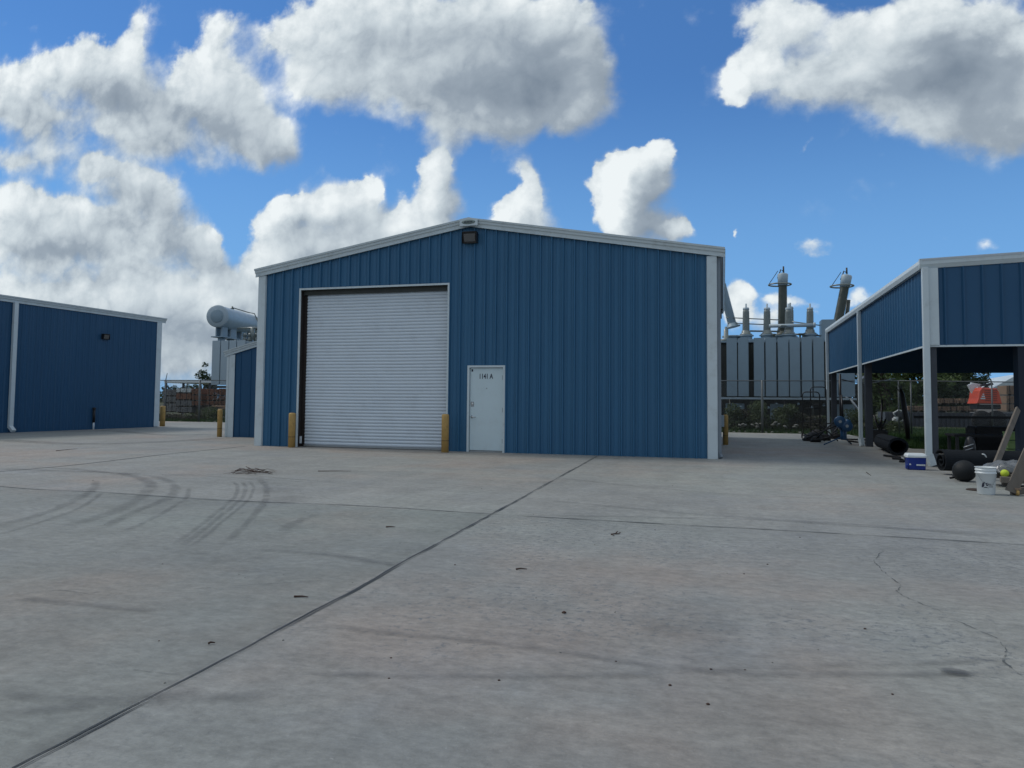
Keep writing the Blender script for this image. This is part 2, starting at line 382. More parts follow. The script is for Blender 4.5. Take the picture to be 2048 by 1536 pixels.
def leaf_mat(name, a, b):
    m = bpy.data.materials.new(name); m.use_nodes = True; t = NT(m.node_tree); p = m.node_tree.nodes['Principled BSDF']
    ob = t.new('ShaderNodeTexCoord').outputs['Object']
    f = t.mr(t.noise(ob, 1.4, 4, .7), .3, .7)
    t.l.new(t.mix(f, a, b), p.inputs['Base Color']); p.inputs['Roughness'].default_value = .6
    p.inputs['Specular IOR Level'].default_value = .25
    tr = t.new('ShaderNodeBsdfTranslucent', {'Color': (*[min(1, x*1.3) for x in b], 1)})
    mx = t.new('ShaderNodeMixShader', {0: .25, 1: p.outputs[0], 2: tr.outputs[0]})
    out = m.node_tree.nodes['Material Output']; t.l.new(mx.outputs[0], out.inputs[0]); return m
M_leaf = leaf_mat('tree_leaves', (.045, .075, .028), (.11, .15, .055))
M_leafd = leaf_mat('dark_tree_leaves', (.018, .034, .018), (.045, .070, .030))
M_weed = leaf_mat('weed_leaves', (.030, .050, .022), (.080, .105, .045))
M_weedb = leaf_mat('brush_leaves', (.030, .035, .025), (.070, .065, .045))
M_grass = leaf_mat('grass_blades', (.020, .050, .012), (.050, .100, .028))
M_bark = mat('tree_bark', (.09, .075, .06), .9, 0, .2, var=.3, vscale=4, bump=.4)

# concrete
def concrete():
    m = bpy.data.materials.new('yard_concrete'); m.use_nodes = True; t = NT(m.node_tree); b = m.node_tree.nodes['Principled BSDF']
    ob = t.new('ShaderNodeTexCoord').outputs['Object']
    big = t.mr(t.noise(ob, .13, 5, .6), .32, .68)
    fine = t.mr(t.noise(t.vmath('MULTIPLY', ob, (1, 1.5, 1)), 9, 8, .8), .38, .64, .80, 1.16, 'LINEAR')
    col = t.mix(big, (.232, .240, .233), (.286, .287, .273))
    pink = t.mr(t.noise(t.vmath('ADD', ob, (31, 7, 0)), .22, 5, .62), .46, .66, 0, .75)
    col = t.mix(pink, col, (.305, .262, .230))
    grn = t.mr(t.noise(t.vmath('ADD', ob, (-11, 47, 0)), .16, 4, .6), .46, .66, 0, .6)
    col = t.mix(grn, col, (.285, .305, .285))
    blu = t.mr(t.noise(t.vmath('ADD', ob, (5, -23, 0)), .45, 6, .65), .52, .76, 0, .40)
    col = t.mix(blu, col, (.240, .260, .285))
    med = t.mr(t.noise(ob, 1.7, 7, .7), .36, .66, .90, 1.06, 'LINEAR')
    col = t.mix(1.0, col, t.new('ShaderNodeCombineColor', {0: med, 1: med, 2: med}).outputs[0], 'MULTIPLY')
    col = t.mix(1.0, col, t.new('ShaderNodeCombineColor', {0: fine, 1: fine, 2: fine}).outputs[0], 'MULTIPLY')
    # swept streaks along both travel directions
    for sc, off in (((.25, 2.6, 1), 0), ((2.2, .35, 1), 9)):
        st = t.mr(t.noise(t.vmath('MULTIPLY', t.vmath('ADD', ob, (off, off, 0)), sc), 1.0, 6, .65), .40, .72, 1.03, .91, 'LINEAR')
        col = t.mix(1.0, col, t.new('ShaderNodeCombineColor', {0: st, 1: st, 2: st}).outputs[0], 'MULTIPLY')
    # slab to slab differences: the slab left of the diagonal joint is smoother and darker, the right one more worn
    g0, g1 = G(25, 1538), G(1195, 912); jn = Vector((g1.y-g0.y, -(g1.x-g0.x), 0)).normalized()
    side = t.math('SUBTRACT', t.vmath('DOT_PRODUCT', ob, tuple(jn)), jn.dot(g0))
    k0, k1 = G(180, 983), G(2060, 1091); kn = Vector((-(k1.y-k0.y), k1.x-k0.x, 0)).normalized()
    farr = t.math('SUBTRACT', t.vmath('DOT_PRODUCT', ob, tuple(kn)), kn.dot(k0))
    isr = t.mr(side, -.005, .005); isn = t.mr(farr, .005, -.005)
    lf = t.math('MULTIPLY', t.math('SUBTRACT', 1.0, isr), isn)
    col = t.mix(t.math('MULTIPLY', lf, .75), col, t.mix(1.0, col, (.80, .835, .82), 'MULTIPLY'))
    col = t.mix(t.math('MULTIPLY', t.math('SUBTRACT', 1.0, isn), .8), col, t.mix(1.0, col, (1.08, 1.07, 1.05), 'MULTIPLY'))
    rw = t.math('ADD', .30, t.math('MULTIPLY', t.math('MULTIPLY', isr, isn), .70))
    # scaled, worn patches with small dark pits
    worn = t.mr(t.noise(t.vmath('ADD', ob, (77, 3, 0)), .42, 5, .65), .42, .60)
    pit = t.mr(t.noise(ob, 17, 6, .78), .52, .63)
    pit2 = t.mr(t.noise(ob, 60, 3, .7), .56, .74)
    pf = t.math('MULTIPLY', t.math('MULTIPLY', t.math('MULTIPLY', pit, worn), .95), rw)
    col = t.mix(pf, col, (.135, .148, .160))
    col = t.mix(t.math('MULTIPLY', pit2, .42), col, (.17, .18, .185))
    lt = t.mr(t.noise(t.vmath('ADD', ob, (9, 9, 0)), 34, 4, .7), .60, .76, 0, .35)
    col = t.mix(lt, col, (.46, .47, .46))
    vo = t.new('ShaderNodeTexVoronoi', {'Vector': ob, 'Scale': 1.15}); sp = t.mr(vo.outputs['Distance'], .022, .012)
    col = t.mix(t.math('MULTIPLY', sp, t.mr(t.noise(ob, 1.1, 2), .45, .55)), col, (.08, .08, .08))
    t.l.new(col, b.inputs['Base Color'])
    t.l.new(t.mr(t.noise(ob, .8, 5, .6), .3, .7, .62, .85, 'LINEAR'), b.inputs['Roughness'])
    b.inputs['Specular IOR Level'].default_value = .35
    h = t.math('ADD', t.noise(ob, 14, 7, .72), t.math('MULTIPLY', pit, -.35))
    bn = t.new('ShaderNodeBump', {'Height': h, 'Strength': .35, 'Distance': .012}); t.l.new(bn.outputs[0], b.inputs['Normal'])
    return m
M_conc = concrete()
def soil():
    m = bpy.data.materials.new('scrub_ground'); m.use_nodes = True; t = NT(m.node_tree); b = m.node_tree.nodes['Principled BSDF']
    ob = t.new('ShaderNodeTexCoord').outputs['Object']
    f = t.mr(t.noise(ob, .4, 6, .65), .35, .65)
    col = t.mix(f, (.045, .065, .025), (.12, .105, .075)); col = t.mix(t.mr(t.noise(ob, 3, 5, .7), .4, .6, 0, .5), col, (.03, .04, .02))
    t.l.new(col, b.inputs['Base Color']); b.inputs['Roughness'].default_value = .95; b.inputs['Specular IOR Level'].default_value = .1
    return m
M_soil = soil()

def mark_mat(name, col, strength, nscale=3.0, lo=.3, hi=.7, edge=.5, rough=.8):
    """thin film on the slab whose opacity falls off across the strip (uv.y) and breaks up with noise"""
    m = bpy.data.materials.new(name); m.use_nodes = True; t = NT(m.node_tree); b = m.node_tree.nodes['Principled BSDF']
    b.inputs['Base Color'].default_value = (*col, 1); b.inputs['Roughness'].default_value = rough; b.inputs['Specular IOR Level'].default_value = .2
    uv = t.new('ShaderNodeTexCoord').outputs['UV']; s = t.new('ShaderNodeSeparateXYZ', {0: uv}); ob = t.new('ShaderNodeTexCoord').outputs['Object']
    d = t.math('ABSOLUTE', t.math('SUBTRACT', s.outputs[1], .5))
    e = t.mr(d, .5, .5-edge*.5)
    ends = t.math('MULTIPLY', t.mr(s.outputs[0], 0.0, .12), t.mr(s.outputs[0], 1.0, .88))
    n = t.mr(t.noise(ob, nscale, 5, .65), lo, hi)
    a = t.math('MULTIPLY', t.math('MULTIPLY', t.math('MULTIPLY', e, n), ends), strength)
    t.l.new(a, b.inputs['Alpha']); return m
M_tyre = mark_mat('tyre_rubber_film', (.085, .09, .10), .21, 3.0, .22, .62, .75)
M_stain = mark_mat('dark_stain_film', (.10, .105, .11), .16, 1.6, .3, .7, 1.0)
M_spot = mark_mat('oil_spot_film', (.07, .075, .085), .55, 6, .1, .5, .5)
M_joint = mat('joint_sealant', (.055, .065, .075), .8, 0, .2, var=.4, vscale=5)
M_jedge = mark_mat('spalled_joint_edge', (.10, .115, .13), .25, 5, .38, .66, .9)
M_hair = mark_mat('hairline_crack_dark', (.09, .10, .105), .62, 7, .38, .55, .3)

# ------------------------------------------------------------------ ground
rnd = random.Random(4)
mb = MB(); mb.face([(-1200, -300, -.06), (1200, -300, -.06), (1200, 1800, -.06), (-1200, 1800, -.06)])
lab(mb.build('ground', M_soil), 'flat scrub ground beyond the yard', None, None, 'structure')
mb = MB()
poly = [(-70, -25), (60, -25), (60, 25.3), (5.6, 25.5), (5.4, 36.1), (-8, 36.0), (-22, 36.5), (-34, 36.3), (-70, 36.6)]
top = [mb.bm.verts.new((x, y, 0)) for x, y in poly]; bot = [mb.bm.verts.new((x, y, -.12)) for x, y in poly]
mb.bm.faces.new(top); n = len(poly)
for i in range(n): mb.bm.faces.new((top[i], bot[i], bot[(i+1) % n], top[(i+1) % n]))
lab(mb.build('concrete_yard', M_conc), 'grey concrete yard with joints and tyre marks', None, None, 'structure')

def catmull(pts, step=.12):
    out = []
    P_ = [pts[0]]+list(pts)+[pts[-1]]
    for i in range(1, len(P_)-2):
        a, b, c, d = P_[i-1:i+3]; m = max(2, int((c-b).length/step))
        for k in range(m):
            t = k/m
            out.append(.5*((2*b)+(c-a)*t+(2*a-5*b+4*c-d)*t*t+(3*b-a-3*c+d)*t**3))
    out.append(P_[-2]); return out
def strip(name, pix, width, material, z, label=None, jitter=0.0, step=.15, wj=0.0, off=0.0, world=None, jf=1.0):
    pts = world or [G(x, y) for x, y in pix]
    pts = catmull([Vector((p.x, p.y, 0)) for p in pts], step)
    mb = MB(); uvl = mb.bm.loops.layers.uv.new('UVMap'); L = len(pts); prev = None
    for i, p in enumerate(pts):
        d = (pts[min(i+1, L-1)]-pts[max(i-1, 0)]).normalized(); s = Vector((-d.y, d.x, 0))
        q = p+s*(off+jitter*mnoise.noise(Vector((p.x*jf, p.y*jf, z*100+7)))+.4*jitter*mnoise.noise(Vector((p.x*6*jf, p.y*6*jf, z*100))))
        ww = width*(1+wj*mnoise.noise(Vector((p.x*2.3, p.y*2.3, 3+off*9)))*1.6)/2
        ww = max(ww, width*.12)
        a = mb.bm.verts.new((q.x-s.x*ww, q.y-s.y*ww, z)); b = mb.bm.verts.new((q.x+s.x*ww, q.y+s.y*ww, z)); t = i/(L-1)
        if prev:
            f = mb.bm.faces.new((prev[0], a, b, prev[1]))
            for l, uv in zip(f.loops, ((prev[2], 0), (t, 0), (t, 1), (prev[2], 1))): l[uvl].uv = uv
        prev = (a, b, t)
    o = mb.build(name, material)
    return lab(o, label, None, None, 'structure')
J1 = [(25, 1538), (345, 1372), (650, 1210), (830, 1112), (980, 1030), (1090, 970), (1195, 912)]
a, b = G(-180, 1650), G(1197, 911)
wl = [G(*q) for q in J1]
strip('expansion_joint', J1, .011, M_joint, .004, 'main diagonal joint running from the lower left to the blue wall', .016, .05, .7)
strip('expansion_joint', J1, .006, M_joint, .0045, 'thin second line beside the main joint', .010, .05, 1.2, -.026)
strip('joint_spalling', J1, .08, M_jedge, .002, 'spalled edges of the main joint', .02, .1, .5, .01)
J2 = [(180, 983), (430, 1000), (720, 1012), (975, 1028), (1300, 1047), (1700, 1069), (2060, 1091)]
strip('expansion_joint', J2, .014, M_joint, .006, 'straight cross joint running to the right edge', .010, .08, .8)
strip('joint_spalling', J2, .12, M_jedge, .0025, 'worn edges of the cross joint', .02, .1, .6)
strip('expansion_joint', [(-20, 945), (150, 930), (330, 909), (490, 893)], .035, M_joint, .004, 'cross joint at the left in front of the small lean-to', .02, .15, .6)
strip('expansion_joint', [(-10, 972), (60, 978), (190, 984)], .02, M_joint, .0035, 'faint joint at the left edge', .02, .15, .6)
strip('crack', [(1768, 1100), (1750, 1125), (1775, 1150), (1800, 1170), (1796, 1186), (1850, 1210), (1880, 1222), (1893, 1236)], .009, M_hair, .004, 'hairline crack on the right', .045, .03, .8, 0, None, 3)
strip('crack', [(1893, 1236), (1915, 1245), (1985, 1275), (2012, 1302), (2010, 1325), (2055, 1360)], .009, M_hair, .004, 'hairline crack near the right edge', .045, .03, .9, 0, None, 3)
strip('crack', [(280, 1185), (400, 1178), (560, 1167), (700, 1160)], .004, M_hair, .004, 'faint crack across the left slab', .02, .05, .8)
strip('crack', [(0, 1192), (120, 1180), (190, 1190), (275, 1193)], .006, M_hair, .004, 'faint crack at the left edge', .04, .05, .8)
strip('crack', [(150, 1325), (205, 1328), (300, 1345), (370, 1350)], .004, M_hair, .004, 'fine crack low on the left', .03, .04, .9)
TM = [([(-60, 1066), (0, 1051), (70, 1033), (130, 1011), (170, 991), (187, 975), (190, 960)], .20), ([(-40, 1078), (40, 1058), (120, 1032), (180, 1005), (205, 985)], .10),
      ([(60, 1070), (130, 1052), (200, 1034), (265, 1005), (290, 988), (303, 972), (292, 962), (255, 951), (190, 943), (100, 936), (20, 934)], .26),
      ([(150, 1068), (210, 1052), (270, 1024), (328, 1001), (347, 985), (350, 972), (332, 960), (290, 950)], .20), ([(240, 1066), (300, 1040), (355, 1010), (375, 990), (378, 975)], .10),
      ([(345, 1095), (400, 1050), (440, 1020), (466, 996), (474, 976), (468, 962)], .09), ([(360, 1097), (415, 1052), (456, 1020), (482, 996), (490, 976), (484, 962)], .09), ([(378, 1099), (433, 1052), (472, 1021), (498, 996), (506, 976), (500, 962)], .07),
      ([(440, 1095), (490, 1050), (520, 1015), (532, 992), (532, 972), (518, 955)], .14), ([(560, 1065), (600, 1040), (640, 1030)], .2),
      ([(200, 947), (360, 950), (470, 950), (560, 957), (690, 966)], .10), ([(250, 951), (400, 953), (560, 962), (690, 968)], .07),
      ([(0, 938), (200, 945), (300, 950)], .3), ([(0, 880), (150, 888), (300, 885), (460, 876)], 1.0), ([(230, 862), (330, 870), (440, 868)], .8),
      ([(1000, 1030), (1250, 1035), (1500, 1040), (1750, 1056), (2050, 1070)], .10), ([(1080, 1000), (1400, 1030), (1700, 1050), (2050, 1078)], .16),
      ([(600, 1250), (1000, 1290), (1500, 1350), (2050, 1345)], .10), ([(560, 1350), (1000, 1355), (1500, 1340), (2050, 1320)], .09), ([(0, 1430), (300, 1400), (560, 1395)], .16),
      ([(0, 1390), (200, 1400), (420, 1380)], .12), ([(40, 1195), (200, 1215), (310, 1225)], .14), ([(640, 943), (780, 944), (950, 950)], .06), ([(1100, 955), (1400, 985), (1700, 1000)], .1), ([(500, 1100), (650, 1110), (800, 1135)], .15)]
for i, (px_, wd) in enumerate(TM):
    strip('tyre_mark', px_, wd, M_tyre, .0030+.0001*i+.005, 'dark curved tyre mark on the concrete', .03, .2, .3)
ST = [([(60, 864), (180, 862), (320, 858)], .9), ([(515, 897), (600, 899), (760, 903), (935, 908)], .7), ([(930, 908), (1200, 917), (1440, 923)], .5), ([(350, 1110), (460, 1125), (560, 1115)], .4),
      ([(1150, 1230), (1350, 1265), (1500, 1275)], .5), ([(1340, 1400), (1500, 1440), (1700, 1450)], .35), ([(520, 955), (560, 980), (590, 1010)], 1.0), ([(30, 1540), (140, 1470), (300, 1410)], .2)]
for i, (px_, wd) in enumerate(ST):
    strip('stain', px_, wd, M_stain, .0110+.0001*i, 'soft dark stain on the concrete', .1, .25, .4)
c = G(1910, 1347)
mb = MB(); uvl = mb.bm.loops.layers.uv.new('UVMap'); N_ = 28
rim = [(c+Vector((.085*math.cos(2*PI*k/N_)-.010*math.sin(2*PI*k/N_), .058*math.sin(2*PI*k/N_), .013))*1.0) for k in range(N_)]
for k in range(N_):
    f = mb.face([Vector((c.x, c.y, .013)), Vector((rim[k].x, rim[k].y, .013)), Vector((rim[(k+1) % N_].x, rim[(k+1) % N_].y, .013))])
    for l_, v_ in zip(f.loops, (.5, 1, 1)): l_[uvl].uv = (.5, v_)
lab(mb.build('oil_spot', M_spot), 'small oval oil spot low on the right', None, None, 'structure')

# ------------------------------------------------------------------ ribbed metal sheets
def rib_profile(L, pitch=.305, h=.055, phase=0.0, minor=True):
    """list of (s, out) along a wall of length L"""
    pts = [(0.0, 0.0)]; k = math.floor(-phase/pitch)-1
    while k*pitch+phase < L:
        c = k*pitch+phase
        for ds, o in ((-.044, 0), (-.014, h), (.014, h), (.028, 0)): pts.append((c+ds, o))
        if minor:
            for m_ in (pitch/3, 2*pitch/3):
                for ds, o in ((-.016, 0), (-.008, .009), (.008, .009), (.016, 0)): pts.append((c+m_+ds, o))
        k += 1
    pts = [p for p in pts if 0 <= p[0] < L-.001]+[(L, 0.0)]
    return sorted(set(pts))
def insert(pts, s):
    for i in range(len(pts)-1):
        if abs(pts[i][0]-s) < 1e-6: return pts
        if pts[i][0] < s < pts[i+1][0]:
            (a, oa), (b, ob) = pts[i], pts[i+1]
            return pts[:i+1]+[(s, oa+(ob-oa)*(s-a)/(b-a))]+pts[i+1:]
    return pts
def ribbed(mb, A, D, N, L, zb, zt, holes=(), **kw):
    """A start, D unit direction, N outward, zb/zt functions of s; holes (s0,s1,z0,z1)"""
    pr = rib_profile(L, **kw)
    for h in holes:
        pr = insert(pr, h[0]); pr = insert(pr, h[1])
    for s in kw.get('extra', ()): pr = insert(pr, s)
    for (s0, o0), (s1, o1) in zip(pr, pr[1:]):
        mid = (s0+s1)/2; iv = [(zb, zt)]
        for h in holes:
            if h[0] < mid < h[1]:
                if h[2] > .01: iv = [(zb, lambda s, v=h[2]: v), (lambda s, v=h[3]: v, zt)]
                else: iv = [(lambda s, v=h[3]: v, zt)]
        for lo, hi in iv:
            p0 = A+D*s0+N*o0; p1 = A+D*s1+N*o1
            mb.face([(p0.x, p0.y, lo(s0)), (p1.x, p1.y, lo(s1)), (p1.x, p1.y, hi(s1)), (p0.x, p0.y, hi(s0))])
    return mb

# ================================================================== MAIN BUILDING
WY, XL, XR, XM, ZE, ZR, YB = 18.73, -13.05, -.20, -6.57, 5.13, 6.26, 31.0
main = thing('metal_building', 'large blue metal building with low gable, white roll-up door and small white entry door', 'building', (XM, WY, 0))
def roofz(x, dz=0.0): return ZE+(ZR-ZE)*(1-abs(x-XM)/(XM-XL+.14))+dz
RX0, RX1, RZ = -11.70, -7.18, 4.50
DX0, DX1, DZ = -6.585, -5.535, 2.30
mb = MB()
pr_kw = dict(phase=.13)
A = Vector((XL, WY, 0)); L = XR-XL
pts = rib_profile(L, phase=.13)
ribbed(mb, A, Vector((1, 0, 0)), Vector((0, -1, 0)), XM-XL, lambda s: 0.0, lambda s: roofz(XL+s, -.09), [(RX0-XL, RX1-XL, 0, RZ)], phase=.13)
ribbed(mb, Vector((XM, WY, 0)), Vector((1, 0, 0)), Vector((0, -1, 0)), XR-XM, lambda s: 0.0, lambda s: roofz(XM+s, -.09), [(max(0, DX0-XM), DX1-XM, 0, DZ)], phase=.14)
mb.build('front_wall', M_blue, main, recalc=False)
for nm, X, N in (('side_wall', XR, 1), ('side_wall', XL, -1)):
    mb = MB(); ribbed(mb, Vector((X, WY, 0)), Vector((0, 1, 0)), Vector((N, 0, 0)), YB-WY, lambda s: 0.0, lambda s: ZE-.05, phase=.2)
    mb.build(nm, M_blue, main, recalc=False)
mb = MB(); mb.face([(XL, YB, 0), (XR, YB, 0), (XR, YB, ZE-.05), (XM, YB, ZR-.05), (XL, YB, ZE-.05)]); mb.build('rear_wall', M_blue, main, recalc=False)
for sgn in (-1, 1):
    mb = MB(); X1 = XM+sgn*(XM-XL+.14)
    sec = lambda y: [(XM, y, ZR+.0), (X1, y, ZE), (X1, y, ZE-.03), (XM, y, ZR-.03)]
    mb.loft([sec(WY-.115), sec(YB+.1)]); mb.build('roof_panel', M_roof, main)
# rake trim: profile (outward, dz)
RPROF = [(.0, -.215), (.045, -.215), (.045, -.200), (.030, -.195), (.040, -.120), (.075, -.105), (.085, -.045), (.115, -.035), (.125, .012), (.0, .012)]
for sgn in (-1, 1):
    mb = MB(); X1 = XM+sgn*(XM-XL+.15)
    def sec(x): return [(x, WY-.058-o, roofz(x, dz)+.012) for o, dz in RPROF]
    mb.loft([sec(XM+sgn*.001), sec(X1)]); mb.build('rake_trim', M_trim, main)
mb = MB()
sec = []
mb.prism([(XM-.24, 0, ZR-.205), (XM+.27, 0, ZR-.205), (XM+.27, 0, ZR-.045), (XM+.02, 0, ZR+.025), (XM-.24, 0, ZR-.015)], (0, WY-.205, 0), (0, WY-.185, 0))
pk = mb.build('peak_cap', M_trim, main)
mb = MB(); mb.lathe((XM+.01, WY-.212, ZR-.105), [(.0, -.004), (.075, -.003), (.085, .006)], 24, (0, 1, 0))
bmesh.ops.scale(mb.bm, vec=(2.3, 1, .72), verts=mb.bm.verts[:], space=Matrix.Translation(-Vector((XM+.01, WY, ZR-.105))))
M_badge = mat('green_grey_badge', (.17, .22, .21), .5)
bd = mb.build('badge', M_badge, pk)
mb = MB()
for k, (q, wq) in enumerate(((-.105, .02), (-.065, .03), (-.02, .022), (.02, .03), (.06, .02), (.10, .028))):
    mb.box(XM+.01+q-wq/2, XM+.01+q+wq/2, WY-.2195, WY-.2165, ZR-.125, ZR-.085)
mb.build('badge_lettering', M_navy, bd)
# gutters + side fascia
for sgn in (1, -1):
    X1 = XM+sgn*(XM-XL+.14)
    mb = MB(); g = [(0, -.14), (.10, -.14), (.13, -.02), (.15, 0), (.0, 0)]
    mb.prism([(X1-sgn*.13+sgn*o, 0, ZE-.01+z) for o, z in g], (0, WY-.10, 0), (0, YB, 0)); mb.build('gutter', M_trim, main)
# corner trims
for X, s in ((XL, 1), (XR, -1)):
    mb = MB(); mb.prism([(X-s*.062, WY-.068, 0), (X+s*.17, WY-.068, 0), (X+s*.185, WY-.010, 0), (X+s*.17, WY-.010, 0), (X+s*.165, WY-.058, 0), (X-s*.052, WY-.058, 0), (X-s*.052, WY+.22, 0), (X-s*.062, WY+.22, 0)], (0, 0, .0), (0, 0, ZE-.16)); mb.build('corner_trim', M_trim, main)
mb = MB(); mb.box(XR+.064, XR+.15, WY+.03, WY+.14, .12, ZE-.15, bev=.008); mb.bar((XR+.08, WY+.08, .14), (XR+.14, WY+.03, .03), .09, .09); mb.build('downspout', M_trimdark, main)
# openings: jamb and trim
roll = MB()
RD = .20
mb = MB()
t_ = .05
mb.box(RX0-t_, RX0, WY-.066, WY-.031, 0, RZ+t_); mb.box(RX1, RX1+t_, WY-.066, WY-.031, 0, RZ+t_); mb.box(RX0, RX1, WY-.066, WY-.031, RZ, RZ+t_)
dr_ = mb.build('door_trim', M_trim, main)
mb = MB()
mb.box(RX0-.004, RX0-.001, WY-.031, WY+RD, 0, RZ); mb.box(RX0, RX0+.10, WY+RD-.05, WY+RD, 0, RZ-.15)
mb.box(RX1+.001, RX1+.004, WY-.031, WY+RD, 0, RZ); mb.box(RX0, RX1, WY-.031, WY+RD, RZ+.001, RZ+.004)
mb.build('door_jamb', M_brownjamb, main)
mb = MB(); sl_h = .0915; z = .06; prof = [(0.0, .06)]
pv = []
while z < RZ-.13:
    for f_, o in ((0, 0), (.06, -.004), (.12, .012), (.3, .022), (.55, .026), (.8, .02), (.95, .010)): pv.append((z+f_*sl_h, o))
    z += sl_h
xs = [RX0+.085, RX0+.7, RX0+1.5, RX0+2.25, RX0+3.0, RX0+3.8, RX1]
prev = None
rr = random.Random(9)
for i, (zz_, o) in enumerate(pv):
    sag = .006*mnoise.noise(Vector((zz_*1.3, 4, 1)))
    row = [mb.bm.verts.new((x, WY+RD-.02-o+.010*mnoise.noise(Vector((x*.7, zz_*.9, 2))), zz_-.010*math.sin(PI*(x-RX0)/(RX1-RX0))*min(1, (RZ-zz_)*.8)+.008*mnoise.noise(Vector((x*.9, zz_*.6, 7))))) for x in xs]
    if prev:
        for k in range(len(xs)-1): mb.bm.faces.new((prev[k], prev[k+1], row[k+1], row[k]))
    prev = row
rdoor = mb.build('rollup_door', M_roll, main, recalc=False)
mb = MB(); mb.box(RX0+.085, RX1, WY+RD-.06, WY+RD-.012, .012, .062); mb.build('bottom_bar', M_steel, rdoor)
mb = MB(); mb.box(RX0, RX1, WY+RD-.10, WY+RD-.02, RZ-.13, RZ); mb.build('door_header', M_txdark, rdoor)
mb = MB(); mb.box(RX0+.02, RX0+.06, WY+.03, WY+.08, .10, .30); mb.build('door_latch', M_white, rdoor)
# entry door
mb = MB()
for a_ in ((DX0, DX0+.055, 0, DZ), (DX1-.055, DX1, 0, DZ), (DX0+.055, DX1-.055, DZ-.055, DZ)): mb.box(a_[0], a_[1], WY-.064, WY+.04, a_[2], a_[3])
fr = mb.build('door_frame', M_trim, main)
mb = MB(); mb.box(DX0+.05, DX1-.05, WY+.0, WY+.06, .0, .035); mb.build('threshold', M_steel, main)
mb = MB(); mb.box(DX0+.065, DX1-.062, WY-.008, WY+.035, .045, DZ-.068, bev=.004)
ed = mb.build('entry_door', M_door, main)
zc = 1.0
mb = MB(); hx = DX0+.125
mb.lathe((hx, WY-.008, .93), [(.036, 0), (.036, -.012), (.014, -.016), (.014, -.05)], 16, (0, 1, 0)); mb.rings([(hx, WY-.055, .93), (hx+.03, WY-.06, .928), (hx+.13, WY-.058, .925)], [.013, .012, .009], 8)
mb.build('door_handle', M_chrome, ed)
mb = MB(); mb.box(DX0+.085, DX0+.175, WY-.014, WY-.0085, 1.20, 1.335, bev=.003); pl_ = mb.build('lock_plate', M_steel, ed)
mb = MB(); mb.lathe((DX0+.14, WY-.0145, 1.28), [(.030, 0), (.030, -.014), (.022, -.02)], 16, (0, 1, 0)); mb.build('deadbolt', M_chrome, ed)
for zz_ in (.30, 1.12, 1.98):
    mb = MB(); mb.rings([(DX1-.066, WY-.016, zz_-.06), (DX1-.066, WY-.016, zz_+.06)], .011, 8); mb.build('hinge', M_black, ed)
mb = MB(); mb.lathe((DX0+.55-.02, WY-.0085, 1.69), [(.016, 0), (.014, -.008)], 12, (0, 1, 0)); mb.build('peephole', M_steel, ed)
mb = MB(); mb.box(DX0+.10, DX0+.145, WY-.012, WY-.0085, 2.14, 2.20); mb.build('sticker', M_navy, ed)
TM_ = Matrix.Translation((DX0+.505, WY-.0105, 2.005)) @ Matrix.Rotation(PI/2, 4, 'X') @ Matrix.Diagonal((.72, 1.0, 1, 1))
text_obj('door_number', '1141 A', .185, M_navy, ed, TM_, .001, .004)
# wall pack lights
def wall_pack(name, label, M, parent_group, hood=True):
    o = thing(name, label, 'light', (0, 0, 0), parent_group)
    o.matrix_world = M
    mb = MB(); mb.loft([[(-.21, 0, -.15), (.21, 0, -.15), (.21, 0, .15), (-.21, 0, .15)], [(-.21, -.08, -.15), (.21, -.08, -.15), (.21, -.16, .15), (-.21, -.16, .15)]])
    mb.build('housing', M_bronze, o)
    mb = MB()
    def pt(x, t, o_): return (x, -.08-.08*t-o_, -.15+.30*t)
    mb.loft([[pt(-.18, .1, .002), pt(.18, .1, .002), pt(.18, .88, .002), pt(-.18, .88, .002)], [pt(-.165, .14, .03), pt(.165, .14, .03), pt(.165, .84, .03), pt(-.165, .84, .03)]])
    mb.build('lens', M_glass, o)
    mb = MB()
    mb.box(-.215, .215, -.20, -.01, .151, .165); mb.box(-.215, -.212, -.17, -.01, -.15, .151); mb.box(.212, .215, -.17, -.01, -.15, .151)
    mb.build('hood', M_black, o)
    return o
wall_pack('wall_light', 'dark square floodlight under the gable peak of the main building', Matrix.Translation((-6.53, WY-.057, 5.735)) @ Matrix.Diagonal((.94, .94, .94, 1)), 'wall lights on the blue buildings')
wall_pack('wall_light', 'dark floodlight high on the right side wall of the main building', Matrix.Translation((XR+.034, 22.0, 3.92)) @ Matrix.Rotation(PI/2, 4, 'Z') @ Matrix.Diagonal((.8, .8, .8, 1)), 'wall lights on the blue buildings')
# things on the side wall
mb = MB(); mb.box(XR+.035, XR+.22, 23.9, 24.2, .62, .98, bev=.01); mb.rings([(XR+.10, 24.05, 0), (XR+.10, 24.05, .62)], .02, 8)
solo(mb, 'electrical_box', M_txl, 'small grey electrical box low on the side wall behind the tan bollard', 'box', (XR+.1, 24.05, 0))

